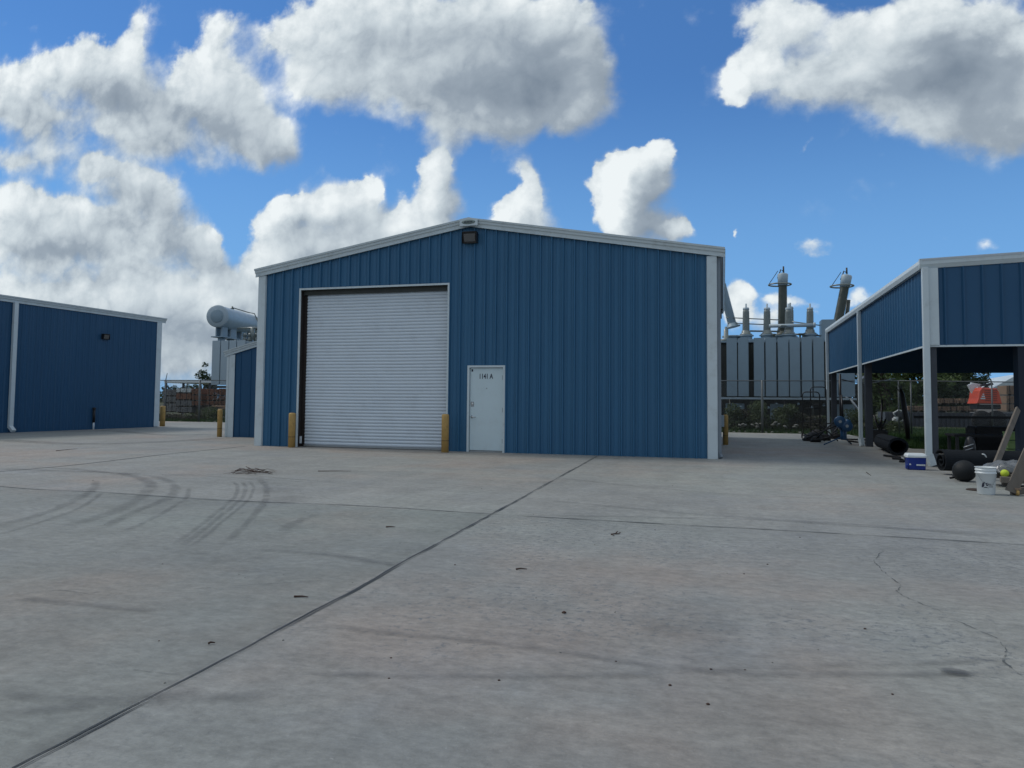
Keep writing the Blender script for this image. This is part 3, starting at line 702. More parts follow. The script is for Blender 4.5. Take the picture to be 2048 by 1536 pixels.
# ================================================================== LEAN-TO
LY, LX = 22.6, -16.93
lean = thing('lean_to', 'small blue lean-to shed against the left side of the main building', 'shed', (LX, LY, 0))
def lz(x): return 3.02+(x-LX)*.262
mb = MB(); ribbed(mb, Vector((LX, LY, 0)), Vector((1, 0, 0)), Vector((0, -1, 0)), XL-LX, lambda s: 0.0, lambda s: lz(LX+s)-.03, phase=.12+.305, pitch=.41, h=.02, minor=False)
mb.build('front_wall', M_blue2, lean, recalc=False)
mb = MB(); ribbed(mb, Vector((LX, LY, 0)), Vector((0, 1, 0)), Vector((-1, 0, 0)), 7, lambda s: 0.0, lambda s: 3.0, phase=.2); mb.build('side_wall', M_blue, lean, recalc=False)
mb = MB(); mb.loft([[(LX-.18, y, lz(LX-.18)+.06), (XL, y, lz(XL)+.06), (XL, y, lz(XL)+.02), (LX-.18, y, lz(LX-.18)+.02)] for y in (LY-.1, LY+7)]); mb.build('roof', M_roof, lean)
mb = MB()
mb.loft([[(x, LY-.028-o, lz(x)+dz*.85+.075) for o, dz in RPROF] for x in (LX-.22, XL-.03)]); mb.build('rake_trim', M_trim, lean)
mb = MB(); mb.prism([(LX-.03, LY-.045, 0), (LX+.2, LY-.045, 0), (LX+.2, LY-.03, 0), (LX-.015, LY-.03, 0), (LX-.015, LY+.2, 0), (LX-.03, LY+.2, 0)], (0, 0, 0), (0, 0, 2.93)); mb.build('corner_trim', M_trim, lean)
mb = MB(); mb.box(LX-.16, LX-.06, LY-.02, LY+.10, .0, 2.9, bev=.01); mb.build('downspout', M_trim, lean)

# ================================================================== LEFT BUILDING
LA, LB_ = Vector((-25.96, 21.35, 0)), Vector((-25.67, 29.0, 0))
ld = (LB_-LA).normalized(); ln_ = Vector((ld.y, -ld.x, 0))
lbase = LB_-ld*22.0
LN = 22.0
left = thing('metal_building', 'long blue metal building with a white downspout at the left edge of the yard', 'building', LB_)
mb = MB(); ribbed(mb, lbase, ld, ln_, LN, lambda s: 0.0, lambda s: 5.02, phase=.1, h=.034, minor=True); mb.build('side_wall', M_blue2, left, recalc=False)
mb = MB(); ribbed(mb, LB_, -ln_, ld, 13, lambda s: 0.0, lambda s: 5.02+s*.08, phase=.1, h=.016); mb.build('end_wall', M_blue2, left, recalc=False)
def lp(s, o, z): q = LB_+ld*s+ln_*o; return (q.x, q.y, z)
mb = MB(); mb.loft([[lp(s, .12, 5.14), lp(s, -13, 6.2), lp(s, -13, 6.16), lp(s, .12, 5.10)] for s in (-LN, .22)]); mb.build('roof', M_roof, left)
mb = MB(); mb.loft([[lp(s, .015+o, 5.145+dz) for o, dz in RPROF] for s in (-LN, .26)]); mb.build('gutter', M_trim, left)
mb = MB()
mb.prism([lp(-.26, .018, 0), lp(.03, .018, 0), lp(.03, -.2, 0), lp(.04, -.2, 0), lp(.04, .045, 0), lp(-.02, .05, 0), lp(-.26, .045, 0)], (0, 0, .02), (0, 0, 4.96)); mb.build('corner_trim', M_trim, left)
mb = MB(); q0, q1 = LB_+ld*(-7.40), LB_+ld*(-7.24)
mb.prism([q0+ln_*.025, q1+ln_*.025, q1+ln_*.13, q0+ln_*.13], (0, 0, .18), (0, 0, 4.95)); qm = (q0+q1)/2
mb.bar(qm+ln_*.08+Vector((0, 0, .22)), qm+ln_*.26+Vector((0, 0, .06)), .15, .11); mb.build('downspout', M_trim, left)
# light and pipe on that wall
q = LB_+ld*(25.81-29.0)
Mq = Matrix.Translation(q+ln_*.02+Vector((0, 0, 3.98))) @ Matrix.Rotation(math.atan2(ln_.y, ln_.x)+PI/2, 4, 'Z') @ Matrix.Diagonal((.75, .85, .75, 1))
wall_pack('wall_light', 'small dark floodlight on the side wall of the left building', Mq, 'wall lights on the blue buildings')
q = LB_+ld*(25.39-29.0)+ln_*.07
st = thing('standpipe', 'dark standpipe with a white foot against the left building wall', 'pipe', q)
mb = MB(); mb.rings([q+Vector((0, 0, .30)), q+Vector((0, 0, .86))], .055, 10); mb.rings([q+Vector((0, 0, .86)), q+Vector((0, 0, .90)), q+Vector((0, 0, .93))], [.075, .075, .05], 10); mb.build('pipe', M_black, st)
mb = MB(); mb.rings([q+Vector((0, 0, 0)), q+Vector((0, 0, .30))], .035, 10); mb.build('foot', M_white, st)

# ================================================================== CANOPY
KX, KY, KB, KR = 4.35, 18.30, 34.15, 13.4
can = thing('open_canopy', 'open-sided blue metal canopy on steel posts at the right', 'canopy', (KX, KY, 0))
def kz(x): return 4.60+(x-KX)*.034
FZ = 2.68
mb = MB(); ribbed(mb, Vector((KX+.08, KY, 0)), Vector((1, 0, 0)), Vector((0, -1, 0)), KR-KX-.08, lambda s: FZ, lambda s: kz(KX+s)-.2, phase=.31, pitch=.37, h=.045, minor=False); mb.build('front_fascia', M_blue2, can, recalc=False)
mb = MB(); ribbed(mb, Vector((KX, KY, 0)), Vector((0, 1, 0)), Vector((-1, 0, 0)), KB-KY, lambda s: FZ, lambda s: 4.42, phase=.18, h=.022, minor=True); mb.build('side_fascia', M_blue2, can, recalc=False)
mb = MB(); mb.box(KX+.05, KR, KB-.03, KB, FZ, 4.6); mb.build('rear_fascia', M_blue2, can)
mb = MB(); mb.box(KR-.03, KR, KY, KB-.03, FZ, 4.8); mb.build('far_side_fascia', M_blue2, can)
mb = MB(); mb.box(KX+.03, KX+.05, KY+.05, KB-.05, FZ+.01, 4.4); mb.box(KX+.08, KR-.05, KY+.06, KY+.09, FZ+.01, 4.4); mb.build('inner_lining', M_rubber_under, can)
mb = MB(); mb.loft([[(KX-.06, y, kz(KX)), (KR+.1, y, kz(KR)), (KR+.1, y, kz(KR)-.04), (KX-.06, y, kz(KX)-.04)] for y in (KY-.1, KB+.1)]); mb.build('roof', M_roof, can)
# perimeter trims
mb = MB()
mb.loft([[(x, KY-.002-o*1.0, kz(x)+dz) for o, dz in [(.0, -.20), (.03, -.20), (.035, -.19), (.075, -.125), (.085, -.115), (.095, .015), (.0, .015)]] for x in (KX-.12, KR+.12)]); mb.build('front_trim', M_trim, can)
mb = MB()
mb.prism([(KX-.002-o, 0, 4.60+z) for o, z in [(.0, -.20), (.09, -.20), (.12, -.11), (.12, -.095), (.10, -.01), (.05, .02), (.0, .02)]], (0, KY-.05, 0), (0, KB+.05, 0)); mb.build('gutter', M_trim, can)
mb = MB(); mb.box(KX-.026, KX+.006, KY-.02, KB, FZ-.04, FZ); mb.box(KX+.04, KR, KY-.034, KY+.006, FZ-.04, FZ); mb.build('drip_trim', M_trim, can)
CX0, CX1 = P(1845, 600, KY-.09).x, P(1857.5, 600, KY-.09).x
mb = MB(); mb.box(CX1+.006, P(1877, 600, KY-.05).x, KY-.062, KY-.026, FZ+.002, 4.40); mb.build('corner_trim', M_trim, can)
for y in (KY, 26.15, KB-.25):
    mb = MB()
    if y == KY: mb.box(CX1+.01, CX1+.165, KY+.04, KY+.22, 0, 4.4)
    else: mb.box(KX+.06, KX+.26, y-.1, y+.12, 0, 4.4)
    mb.build('post', M_darksteel, can)  # post colour carries the shade under the canopy
    mb = MB(); yy_ = y-.02
    if y == KY: mb.box(CX0, CX1, KY-.13, KY-.002, .24, 4.42, bev=.01)
    else: mb.box(KX-.135, KX-.028, yy_-.02, yy_+.13, .24, 4.42, bev=.01)
    mb.bar((KX-.08, yy_+.05, .27) if y != KY else ((CX0+CX1)/2, KY-.07, .27), (KX-.08+(.02), yy_-.0, .02) if y != KY else (KX+.06, yy_-.03, .03), .12, .14); mb.build('downspout', M_trim, can)
M_navyp = mat('dark_navy_steel', (.014, .022, .036), .6, 0, .3)
mb = MB(); mb.box(6.12, 6.55, KY+.01, KY+.30, 0, 4.5); mb.build('post', M_navyp, can)
for x in (9.5, 13.1):
    mb = MB(); mb.box(x, x+.25, KY+.01, KY+.26, 0, 4.5); mb.build('post', M_darksteel, can)
for x in (13.1,):
    mb = MB(); mb.box(x, x+.2, KB-.3, KB-.1, 0, 4.5); mb.build('post', M_darksteel, can)
mb = MB()
for y in (20.5, 22.5, 24.5, 26.5, 28.5, 30.5, 32.5): mb.box(KX+.06, KR-.06, y, y+.06, 4.30, 4.50)
mb.build('purlins', M_darksteel, can)
mb = MB(); mb.bar((7.5, KB-.4, .86), (KR-.2, KB-.4, .90), .06, .10); mb.build('rear_rail', M_black, can)

# ================================================================== BOLLARDS
def bollard(x, y, r, h, label):
    o = thing('bollard', label, 'bollard', (x, y, 0), 'tan bollards in the yard')
    mb = MB(); mb.lathe((x, y, 0), [(r, 0), (r, h-.04), (r*.93, h-.015), (r*.7, h), (.001, h+.004)], 20); mb.build('post', M_yel, o)
    mb = MB(); z = h*.30; mb.lathe((x, y, z), [(r+.001, 0), (r+.004, .006), (r+.001, .012)], 20, cap=False); mb.build('strap_mark', M_brownjamb, o)
bollard(-11.72, 18.42, .097, .97, 'tan bollard on the left side of the roll-up door')
bollard(-7.03, 18.24, .097, 1.0, 'tan bollard on the right side of the roll-up door')
bollard(-26.0, 29.7, .12, .98, 'tan bollard at the far corner of the left building')
bollard(-17.24, 22.5, .085, .97, 'tan bollard beside the lean-to corner')
bollard(.06, 25.2, .085, .98, 'tan bollard against the right side wall of the main building')
mb = MB(); mb.bar(P(428, 812, 23.2), P(461, 813, 23.2), .25, .035); mb.bar(P(438, 817, 23.0), P(461, 815, 23.0), .12, .03)
solo(mb, 'board', M_woodl, 'pale boards resting on the bollard beside the lean-to', 'board', P(445, 812, 23.2))

# ================================================================== FENCE
def fence(pts, label, h, arm, seed):
    a = Vector(pts[0]); o = thing('chain_link_fence', label, 'fence', (a.x, a.y, 0))
    m = bpy.data.materials.get('chain_link')
    if not m:
        m = bpy.data.materials.new('chain_link'); m.use_nodes = True; t = NT(m.node_tree); b = m.node_tree.nodes['Principled BSDF']
        b.inputs['Base Color'].default_value = (.22, .23, .23, 1); b.inputs['Metallic'].default_value = .5; b.inputs['Roughness'].default_value = .5
        uv = t.new('ShaderNodeTexCoord').outputs['UV']; s = t.new('ShaderNodeSeparateXYZ', {0: uv})
        al = None
        for sg in (1, -1):
            v = t.math('FRACT', t.math('MULTIPLY', t.math('ADD', s.outputs[0], t.math('MULTIPLY', s.outputs[1], sg)), 13.0))
            l_ = t.math('LESS_THAN', v, .075); al = l_ if al is None else t.math('MAXIMUM', al, l_)
        t.l.new(al, b.inputs['Alpha'])
    for (x0, y0), (x1, y1) in zip(pts, pts[1:]):
        A, B = Vector((x0, y0, 0)), Vector((x1, y1, 0)); L = (B-A).length; d = (B-A).normalized()
        mb = MB(); uvl = mb.bm.loops.layers.uv.new('UVMap')
        f = mb.face([A+Vector((0, 0, .03)), B+Vector((0, 0, .03)), B+Vector((0, 0, h-.03)), A+Vector((0, 0, h-.03))])
        for l_, q_ in zip(f.loops, ((0, 0), (L, 0), (L, h), (0, h))): l_[uvl].uv = q_
        mb.build('mesh', m, o, recalc=False)
        mb = MB(); mb.rings([A+Vector((0, 0, h)), B+Vector((0, 0, h))], .024, 8); mb.build('top_rail', M_fence, o)
    return o
def fpost(o, x, y, h, arm, r=.04):
    mb = MB(); mb.rings([(x, y, -.05), (x, y, h+.03)], r, 10)
    if arm: mb.rings([(x, y, h+.02), (x+arm*.5, y-.1, h+.42)], [.025, .018], 8)
    mb.build('post', M_fence, o)
FY = 36.5
fl = fence([(-60, FY+.3), (-13, FY)], 'chain link fence with a barbed wire arm between the left building and the lean-to', 2.42, 0, 1)
q = G(408, 843); fpost(fl, q.x, FY+.12, 2.42, 0, .06)
q = P(329, 800, FY+.1); fpost(fl, q.x, FY+.15, 2.42, .35, .045)
for x in (-34.6, -39, -56): fpost(fl, x, FY+.2, 2.42, 0)
fr_ = fence([(-9, FY-.1), (7.5, FY-.1), (30, 43.5)], 'chain link fence running behind the alley and the canopy', 2.42, 0, 2)
q = P(1525, 860, FY-.1)
fpost(fr_, q.x, FY-.1, 2.42, 0, .055); fpost(fr_, q.x-7.5, FY-.1, 2.42, 0, .055); fpost(fr_, 7.5, FY-.1, 2.42, 0, .03)
for px_, arm in ((1822, 0), (1984, -.5)):
    d = ray(px_, 800); t_ = (FY-.1-7.5*.311)/(d.y-.311*d.x); fpost(fr_, d.x*t_, d.y*t_, 2.42, arm, .032)

# ================================================================== TRANSFORMERS
def radiators(o, xs, Y, zt, zb, m, depth=.85):
    for (x0, x1) in xs:
        mb = MB()
        a_, b_ = P(x0, 700, Y).x, P(x1, 700, Y).x
        # panel of thin fins behind a flat outer plate
        mb.box(a_, b_, Y, Y+.05, zb, zt, bev=.015)
        k = a_+.04
        n_ = 6
        for i in range(n_):
            yy_ = Y+.10+i*(depth-.15)/n_
            mb.box(a_+.02, b_-.02, yy_, yy_+.04, zb+.05, zt-.04)
        mb.rings([((a_+b_)/2, Y+.05, zt-.14), ((a_+b_)/2, Y+depth+.3, zt-.14)], .06, 8)
        mb.rings([((a_+b_)/2, Y+.05, zb+.14), ((a_+b_)/2, Y+depth+.3, zb+.14)], .06, 8)
        mb.build('radiator', m, o)
def bushing(o, base, top, r, m, cap=True, n=14, ring=False, tip=None):
    base = Vector(base); top = Vector(top); d = (top-base); L = d.length; prof = []
    k = int(L/.075)
    mb = MB()
    prof.append((r*1.7, 0)); prof.append((r*1.7, .06)); prof.append((r*1.25, .10)); prof.append((r*1.2, .24))
    for i in range(k):
        z = .26+(L-.36)*i/k; q = r*(1-.10*i/k)
        prof += [(q*.93, z), (q*1.05, z+.02), (q*.93, z+.05)]
    prof += [(r*.8, L-.08), (r*.8, L)]
    mb.lathe(base, prof, n, d); b = mb.build('bushing', m, o)
    d.normalize(); mb = MB(); mb.lathe(top, [(r*.82, -.03), (r*.9, .0), (r*.8, .10), (r*.25, .12), (r*.22, (tip or .35))], 10, d); mb.build('terminal_cap', M_txl, b)
    if ring:
        mb = MB(); rr_ = r*2.35; c = top-d*.35
        mb.rings([c+Vector((-.3*0-r*.6+rr_*math.cos(t), rr_*math.sin(t), 0)) for t in [2*PI*i/24 for i in range(25)]], .045, 8, cap=False)
        mb.build('corona_ring', M_porc, b)
        mb = MB(); mb.lathe(top, [(r*1.02, -.42), (r*1.12, .22), (r*.95, .28)], 14, d); mb.build('top_pot', M_txl, b)
        mb = MB(); mb.rings([top+Vector((-.28, 0, .02)), top+Vector((-.1, 0, .52)), top+Vector((.05, 0, .40))], .035, 6); mb.rings([top+Vector((.05, 0, .2)), top+Vector((.04, 0, .70))], .05, 6); mb.rings([top+Vector((-.26, 0, .45)), top+Vector((-.75, 0, -.30))], .02, 6); mb.build('terminal_lead', M_black, b)
TY = 42.0
tr = thing('power_transformer', 'huge grey power transformer with tall bushings behind the alley fence', 'transformer', (P(1550, 800, TY).x, TY, 0))
ztr = P(1550, 675, TY).z; zbr = P(1550, 793, TY).z
radiators(tr, [(1453, 1474), (1476, 1497), (1507.5, 1528.5), (1531, 1552.5), (1555.5, 1577), (1579, 1600), (1603, 1624), (1626.5, 1648)], TY, ztr, zbr, M_tx)
radiators(tr, [(1668, 1709)], TY+.3, P(1690, 700, TY).z, zbr, M_tx)
x0, x1 = P(1380, 700, TY).x, P(1712, 700, TY).x
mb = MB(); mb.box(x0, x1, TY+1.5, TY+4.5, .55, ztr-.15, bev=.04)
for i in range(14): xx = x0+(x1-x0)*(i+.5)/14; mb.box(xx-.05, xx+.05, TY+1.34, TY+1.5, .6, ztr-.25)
mb.build('tank', M_txdark, tr)  # tank coloured dark to give the shade between the radiators
mb = MB(); mb.box(x0-.1, x1+.2, TY+1.3, TY+4.7, ztr-.149, ztr-.05, bev=.02)
mb.build('cover', M_tx, tr)
mb = MB(); mb.box(x0, x1, TY+.05, TY+.2, zbr-.16, zbr-.05); mb.box(x0, x1, TY+.8, TY+.95, zbr-.16, zbr-.05); mb.build('lower_header', M_txl, tr)
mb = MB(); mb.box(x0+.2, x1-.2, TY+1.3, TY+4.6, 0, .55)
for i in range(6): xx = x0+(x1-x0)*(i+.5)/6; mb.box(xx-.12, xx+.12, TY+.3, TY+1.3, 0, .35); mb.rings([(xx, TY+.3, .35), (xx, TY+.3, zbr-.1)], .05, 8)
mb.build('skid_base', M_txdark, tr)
# cabinets, valves under radiators
for px_ in (1470, 1560, 1690): mb = MB(); q = P(px_, 830, TY+.9); mb.box(q.x-.5, q.x+.5, TY+.7, TY+1.2, .5, 1.35, bev=.02); mb.build('control_cabinet', M_tx, tr)
for px_ in (1478, 1513, 1536, 1556, 1580, 1600, 1626, 1650): mb = MB(); q = P(px_, 812, TY+.3); mb.lathe((q.x+.1*math.sin(px_), TY+.3, q.z+.12*math.cos(px_*3)), [(.0, -.08), (.07, -.07), (.07, .02), (.03, .1)], 10, (0, 1, 0)); mb.build('valve', M_tx, tr)
zc_ = ztr-.06
for (px_, pb, pt_, dpt) in ((1492, 660, 619, 1.9), (1534, 662, 619, 1.9), (1577, 658, 619, 1.9), (1620, 660, 619, 1.9), (1580.5, 652, 617, 3.2)):
    b0 = P(px_, 666, TY+dpt); b1 = P(px_, pt_, TY+dpt); mb = MB()
    mb.lathe((b0.x, b0.y, zc_), [(.46, -.02), (.48, .12), (.34, .16), (.34, .30), (.42, .31), (.42, .37), (.24, .40)], 16); mb.build('turret', M_tx, tr)
    bushing(tr, (b0.x, b0.y, zc_+.38), b1, .20, M_porc, tip=.33)
b0 = P(1565, 664, TY+2.8); b1 = P(1565.5, 557, TY+2.8)
mb = MB(); mb.lathe((b0.x, b0.y, zc_), [(.50, -.02), (.50, .30), (.62, .32), (.62, .40), (.35, .42)], 18); mb.build('turret', M_tx, tr)
bushing(tr, (b0.x, b0.y, zc_+.4), b1, .26, M_porcd, ring=True, n=18)
b0 = P(1674, 656, TY+3.2); b1 = P(1692, 560, TY+3.2); bushing(tr, b0, b1, .26, M_porcd, ring=True, n=18)
q = P(1697, 615, TY+3.4); mb = MB(); mb.rings([P(1692, 650, TY+3.5), P(1697, 600, TY+3.5)], .11, 10); mb.build('lead_tube', M_porcd, tr)
b0 = P(1466, 655, TY+2.5); b1 = P(1443, 565, TY+2.5); bushing(tr, b0, b1, .25, M_tx, n=18)
mb = MB(); mb.lathe((b0.x, b0.y, zc_), [(.5, -.02), (.5, .3), (.62, .32), (.62, .4), (.3, .42)], 18); mb.build('turret', M_tx, tr)
b0 = P(1452, 664, TY+1.7); mb = MB(); mb.lathe((b0.x, b0.y, zc_), [(.3, 0), (.3, .15), (.13, .2), (.13, .7), (.07, .72), (.07, .86)], 12); mb.build('bushing', M_porc, tr)
# bus pipe, oil pipes, conduit, box
q0, q1 = P(1538, 652, TY+1.4), P(1629, 650, TY+1.4)
mb = MB(); mb.rings([q0, q1], .10, 12); mb.rings([P(1626, 650, TY+1.4), P(1631, 650, TY+1.4)], .14, 12); mb.build('bus_duct', M_txl, tr)
mb = MB()
for a_, b_, r_ in (((1452, 635), (1560, 640), .03), ((1455, 646), (1600, 652), .03), ((1582, 643), (1642, 651), .03), ((1500, 662), (1560, 663), .05), ((1585, 668), (1645, 672), .05), ((1555, 665), (1558, 655), .05)):
    mb.rings([P(*a_, TY+2.3), P(*b_, TY+2.3)], r_, 8)
q = P(1558, 655, TY+1.3); mb.rings([q, P(1563, 651, TY+1.3), P(1572, 652, TY+1.3)], .05, 8)
mb.build('pipework', M_porc, tr)
q0 = P(1643, 639, TY+1.6); q1 = P(1672, 672, TY+1.6)
mb = MB(); mb.box(q0.x, q1.x, TY+1.6, TY+2.6, zc_, q0.z, bev=.02); mb.build('conservator_box', M_tx, tr)
for px_ in (1548, 1600, 1606): 
    q = P(px_, 664, TY+1.5); mb = MB(); mb.lathe((q.x, q.y, zc_), [(.10, 0), (.10, .12), (.05, .15), (.05, .3), (.09, .31), (.09, .40)], 10); mb.build('relief_valve', M_porcd, tr)
# slanted cooling struts and dark sloped baffle seen under the canopy
mb = MB()
for (a_, b_) in (((1713, 748), (1728, 768)), ((1728, 752), (1716, 768)), ((1735, 748), (1722, 762))): mb.rings([P(*a_, TY+1.0), P(*b_, TY+1.0)], .05, 6)
mb.build('brace', M_steel, tr); mb = MB()
mb.rings([P(1700, 797, TY), P(1715, 818, TY), P(1718, 850, TY)], .06, 8); mb.build('drain_pipe', M_steel, tr); mb = MB(); mb.rings([P(1690, 794, TY+.1), P(1703, 800, TY+.1), P(1725, 830, TY+.1)], .05, 8); mb.build('drain_pipe', M_steel, tr)
mb = MB()
q = [P(1707, 768, TY+.7), P(1730, 768, TY+.7), P(1738, 845, TY+.7), P(1712, 845, TY+.7)]
mb.prism(q, (0, 0, 0), (0, .5, 0))
for k in range(5):
    a_ = P(1709+k, 776+k*13, TY+.66); b_ = P(1729, 790+k*13, TY+.66); mb.bar(a_, b_, .06, .10)
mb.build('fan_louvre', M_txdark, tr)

t2 = thing('power_transformer', 'grey transformer with a horizontal oil drum on top standing behind the lean-to', 'transformer', (P(450, 800, TY).x, TY, 0))
zt2 = P(440, 681, TY).z; zb2 = P(440, 770, TY).z
radiators(t2, [(424, 440), (441.5, 456.5), (458, 472), (473.5, 490)], TY, zt2, zb2, M_txl, 1.1)
xa, xb = P(424, 700, TY).x, P(560, 700, TY).x
mb = MB(); mb.box(xa+.4, xb, TY+1.6, TY+4.4, .4, zt2-.1, bev=.04); mb.build('tank', M_txdark, t2)  # dark tank colour again stands in for shade behind the radiators
mb = MB(); mb.box(xa+.3, xb, TY+1.4, TY+4.6, zt2-.099, zt2, bev=.02); mb.build('cover', M_tx, t2)
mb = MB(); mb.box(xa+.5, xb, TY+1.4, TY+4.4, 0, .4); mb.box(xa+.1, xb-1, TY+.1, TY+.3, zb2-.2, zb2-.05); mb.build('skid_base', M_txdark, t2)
c0 = P(434, 632, TY+.3); dd = Vector((-.233, .972, 0)).normalized(); LL = 6.6
mb = MB(); mb.lathe(c0, [(.0, -.005), (.70, 0), (.74, .05), (.765, .07), (.765, .14), (.745, .16), (.745, LL-.35), (.70, LL-.12), (.52, LL), (.2, LL+.06), (.01, LL+.08)], 32, dd); dm = mb.build('conservator', M_txl, t2)
mb = MB(); mb.lathe(c0+dd*(-.07), [(.0, -.01), (.42, 0), (.44, .02), (.44, .07)], 24, dd)
for i in range(12):
    a_ = 2*PI*i/12; xv = dd.cross(Vector((0, 0, 1))).normalized(); mb.lathe(c0+dd*(-.09)+xv*.38*math.cos(a_)+Vector((0, 0, .38*math.sin(a_))), [(.025, 0), (.025, .03)], 6, dd)
mb.build('manhole_cover', M_tx, dm)
mb = MB(); q0 = c0+dd*2.4+Vector((0, 0, .76)); q1 = c0+dd*(LL*.8)+Vector((0, 0, .80)); side = -dd.cross(Vector((0, 0, 1))).normalized()*-1
sv = Vector((dd.y, -dd.x, 0)).normalized()
mb.rings([q0, q0+Vector((0, 0, .12)), q1+Vector((0, 0, .08)), q1+sv*.45+Vector((0, 0, .0)), q1+sv*.62+Vector((0, 0, -.35))], .035, 8); mb.rings([q1+sv*.66+Vector((0, 0, -.35)), q1+sv*.66+Vector((0, 0, -1.25))], .09, 10); mb.lathe(q0, [(.12, 0), (.12, .08), (.04, .1), (.06, .2)], 10); mb.build('breather_pipe', M_porcd, t2)
for f_ in (.12, .34, .62, .85):
    mb = MB(); q = c0+dd*(LL*f_); mb.box(q.x-.26, q.x-.16, q.y-.3, q.y+.3, zt2+.35, q.z-.60); mb.box(q.x+.16, q.x+.26, q.y-.3, q.y+.3, zt2+.35, q.z-.60)
    mb.box(q.x-.5, q.x+.45, q.y-.45, q.y+.45, zt2+.29, zt2+.36)
    mb.lathe((q.x, q.y, zt2), [(.24, 0), (.24, .29)], 12); mb.build('support', M_tx, t2)
mb = MB()
q = P(505, 655, TY+1.2); mb.rings([P(475, 657, TY+1.2), P(530, 655, TY+1.2)], .07, 8); mb.rings([q, P(506, 680, TY+1.2)], .14, 8)
for px_ in (490, 500, 513, 520): q = P(px_, 672, TY+1.4); mb.lathe((q.x, q.y, zt2), [(.12, 0), (.2, .2), (.12, .22), (.12, .4), (.18, .42), (.08, .6)], 10)
mb.build('valves', M_porc, t2)

# ================================================================== VEGETATION
def leaves(mb, centers, n, size, rng, flat=.5):
    """n leaf quads spread through blobs (centre, radius vector)"""
    tot = sum(r.x*r.y*r.z for c, r in centers)
    vs = []; fs = []
    for c, r in centers:
        k = max(6, int(n*r.x*r.y*r.z/tot))
        for _ in range(k):
            while True:
                p = Vector((rng.uniform(-1, 1), rng.uniform(-1, 1), rng.uniform(-1, 1)))
                if p.length <= 1: break
            p = p*(p.length**-.35 if p.length > .05 else 1)
            q = c+Vector((p.x*r.x, p.y*r.y, p.z*r.z))
            a = Vector((rng.gauss(0, 1), rng.gauss(0, 1), rng.gauss(0, flat))).normalized(); b = a.cross(Vector((rng.gauss(0, 1), rng.gauss(0, 1), rng.gauss(0, 1)))).normalized()
            s = size*rng.uniform(.6, 1.4)
            i = len(vs); vs += [q-a*s, q+b*s*.45, q+a*s, q-b*s*.45]; fs.append((i, i+1, i+2, i+3))
    return vs, fs
def leaf_obj(name, vs, fs, m, parent):
    me = bpy.data.meshes.new(name); o0 = org(parent); me.from_pydata([v-o0 for v in vs], [], fs); me.materials.append(m)
    o = bpy.data.objects.new(name, me); C.objects.link(o)
    if parent: o.parent = parent; ORG[o.name] = o0
    return o
def tree(x, y, h, cr, n, size, seed, label, m, group='trees beyond the fence', low=.25, name='tree'):
    rng = random.Random(seed); o = thing(name, label, 'tree', (x, y, 0), group)
    mb = MB(); top = Vector((x+rng.uniform(-.3, .3), y, h*.8))
    mb.rings([(x, y, -.1), (x+.05, y, h*.3), (x+.1, y, h*.55), top], [h*.03, h*.022, h*.015, h*.005], 8)
    cs = []
    for i in range(13):
        z = h*rng.uniform(low+.05, .9); a = rng.uniform(0, 2*PI); rr_ = cr*rng.uniform(.25, .85)*(1-abs(z/h-.55)*.9)
        e = Vector((x+math.cos(a)*rr_, y+math.sin(a)*rr_, z)); st_ = Vector((x+.08, y, h*rng.uniform(.2, .5)))
        mb.rings([st_, (st_+e)/2+Vector((0, 0, .2)), e], [h*.011, h*.007, h*.003], 6); s_ = cr*rng.uniform(.28, .5); cs.append((e, Vector((s_, s_, s_*.75))))
        for _ in range(3):
            cs.append((e+Vector((rng.gauss(0, s_*.8), rng.gauss(0, s_*.8), rng.gauss(0, s_*.6))), Vector((s_, s_, s_*.8))*rng.uniform(.35, .6)))
    mb.build('trunk', M_bark, o)
    vs, fs = leaves(None, cs, n, size, rng); leaf_obj('crown', vs, fs, m, o); return o
def at(px_, Y): return P(px_, 800, Y).x
tree(at(1765, 58), 58, 7.5, 2.3, 5000, .16, 1, 'dense green tree seen behind the middle canopy post', M_leaf, low=.02)
tree(at(1738, 62), 62, 7.0, 1.8, 3000, .16, 2, 'narrow dark tree seen left of the middle canopy post', M_leafd, low=.05)
tree(at(1832, 64), 64, 4.9, 2.2, 3800, .16, 3, 'pale loose tree seen left of the front canopy post', M_leaf, low=.05)
tree(at(1880, 66), 66, 5.2, 2.2, 3500, .17, 4, 'dark tree seen just right of the front canopy post', M_leafd, low=.05)
tree(at(1925, 68), 68, 5.3, 2.4, 3500, .17, 5, 'dark spreading tree behind the orange machine', M_leafd, low=.1)
tree(at(1800, 75), 75, 4.0, 2.5, 3000, .18, 6, 'low bushy tree in the gap between the two green crowns', M_leaf, low=.0)
tree(at(1960, 80), 80, 4.2, 2.8, 3000, .2, 16, 'low dark tree left of the far wooden stack', M_leafd, low=.0)
tree(at(401, 95), 95, 5.5, 2.1, 3000, .17, 7, 'small round tree on the horizon left of the drum transformer', M_leafd, low=.1)
tree(at(419, 97), 97, 4.4, 1.2, 1200, .17, 8, 'small tree touching the left edge of the drum transformer', M_leafd, low=.1)
for i, px_ in enumerate((340, 355, 368, 382, 395)):
    tree(at(px_, 105+i*2), 105+i*2, (3.6, 3.3, 3.7, 3.4, 3.5)[i], 1.5, 900, .18, 20+i, ['low dark tree on the horizon next to the left building', 'second low tree on the horizon from the left building', 'third low tree on the horizon from the left building', 'fourth low tree on the horizon from the left building', 'low tree below the small round tree'][i], M_leafd, 'low trees on the horizon', low=.0)
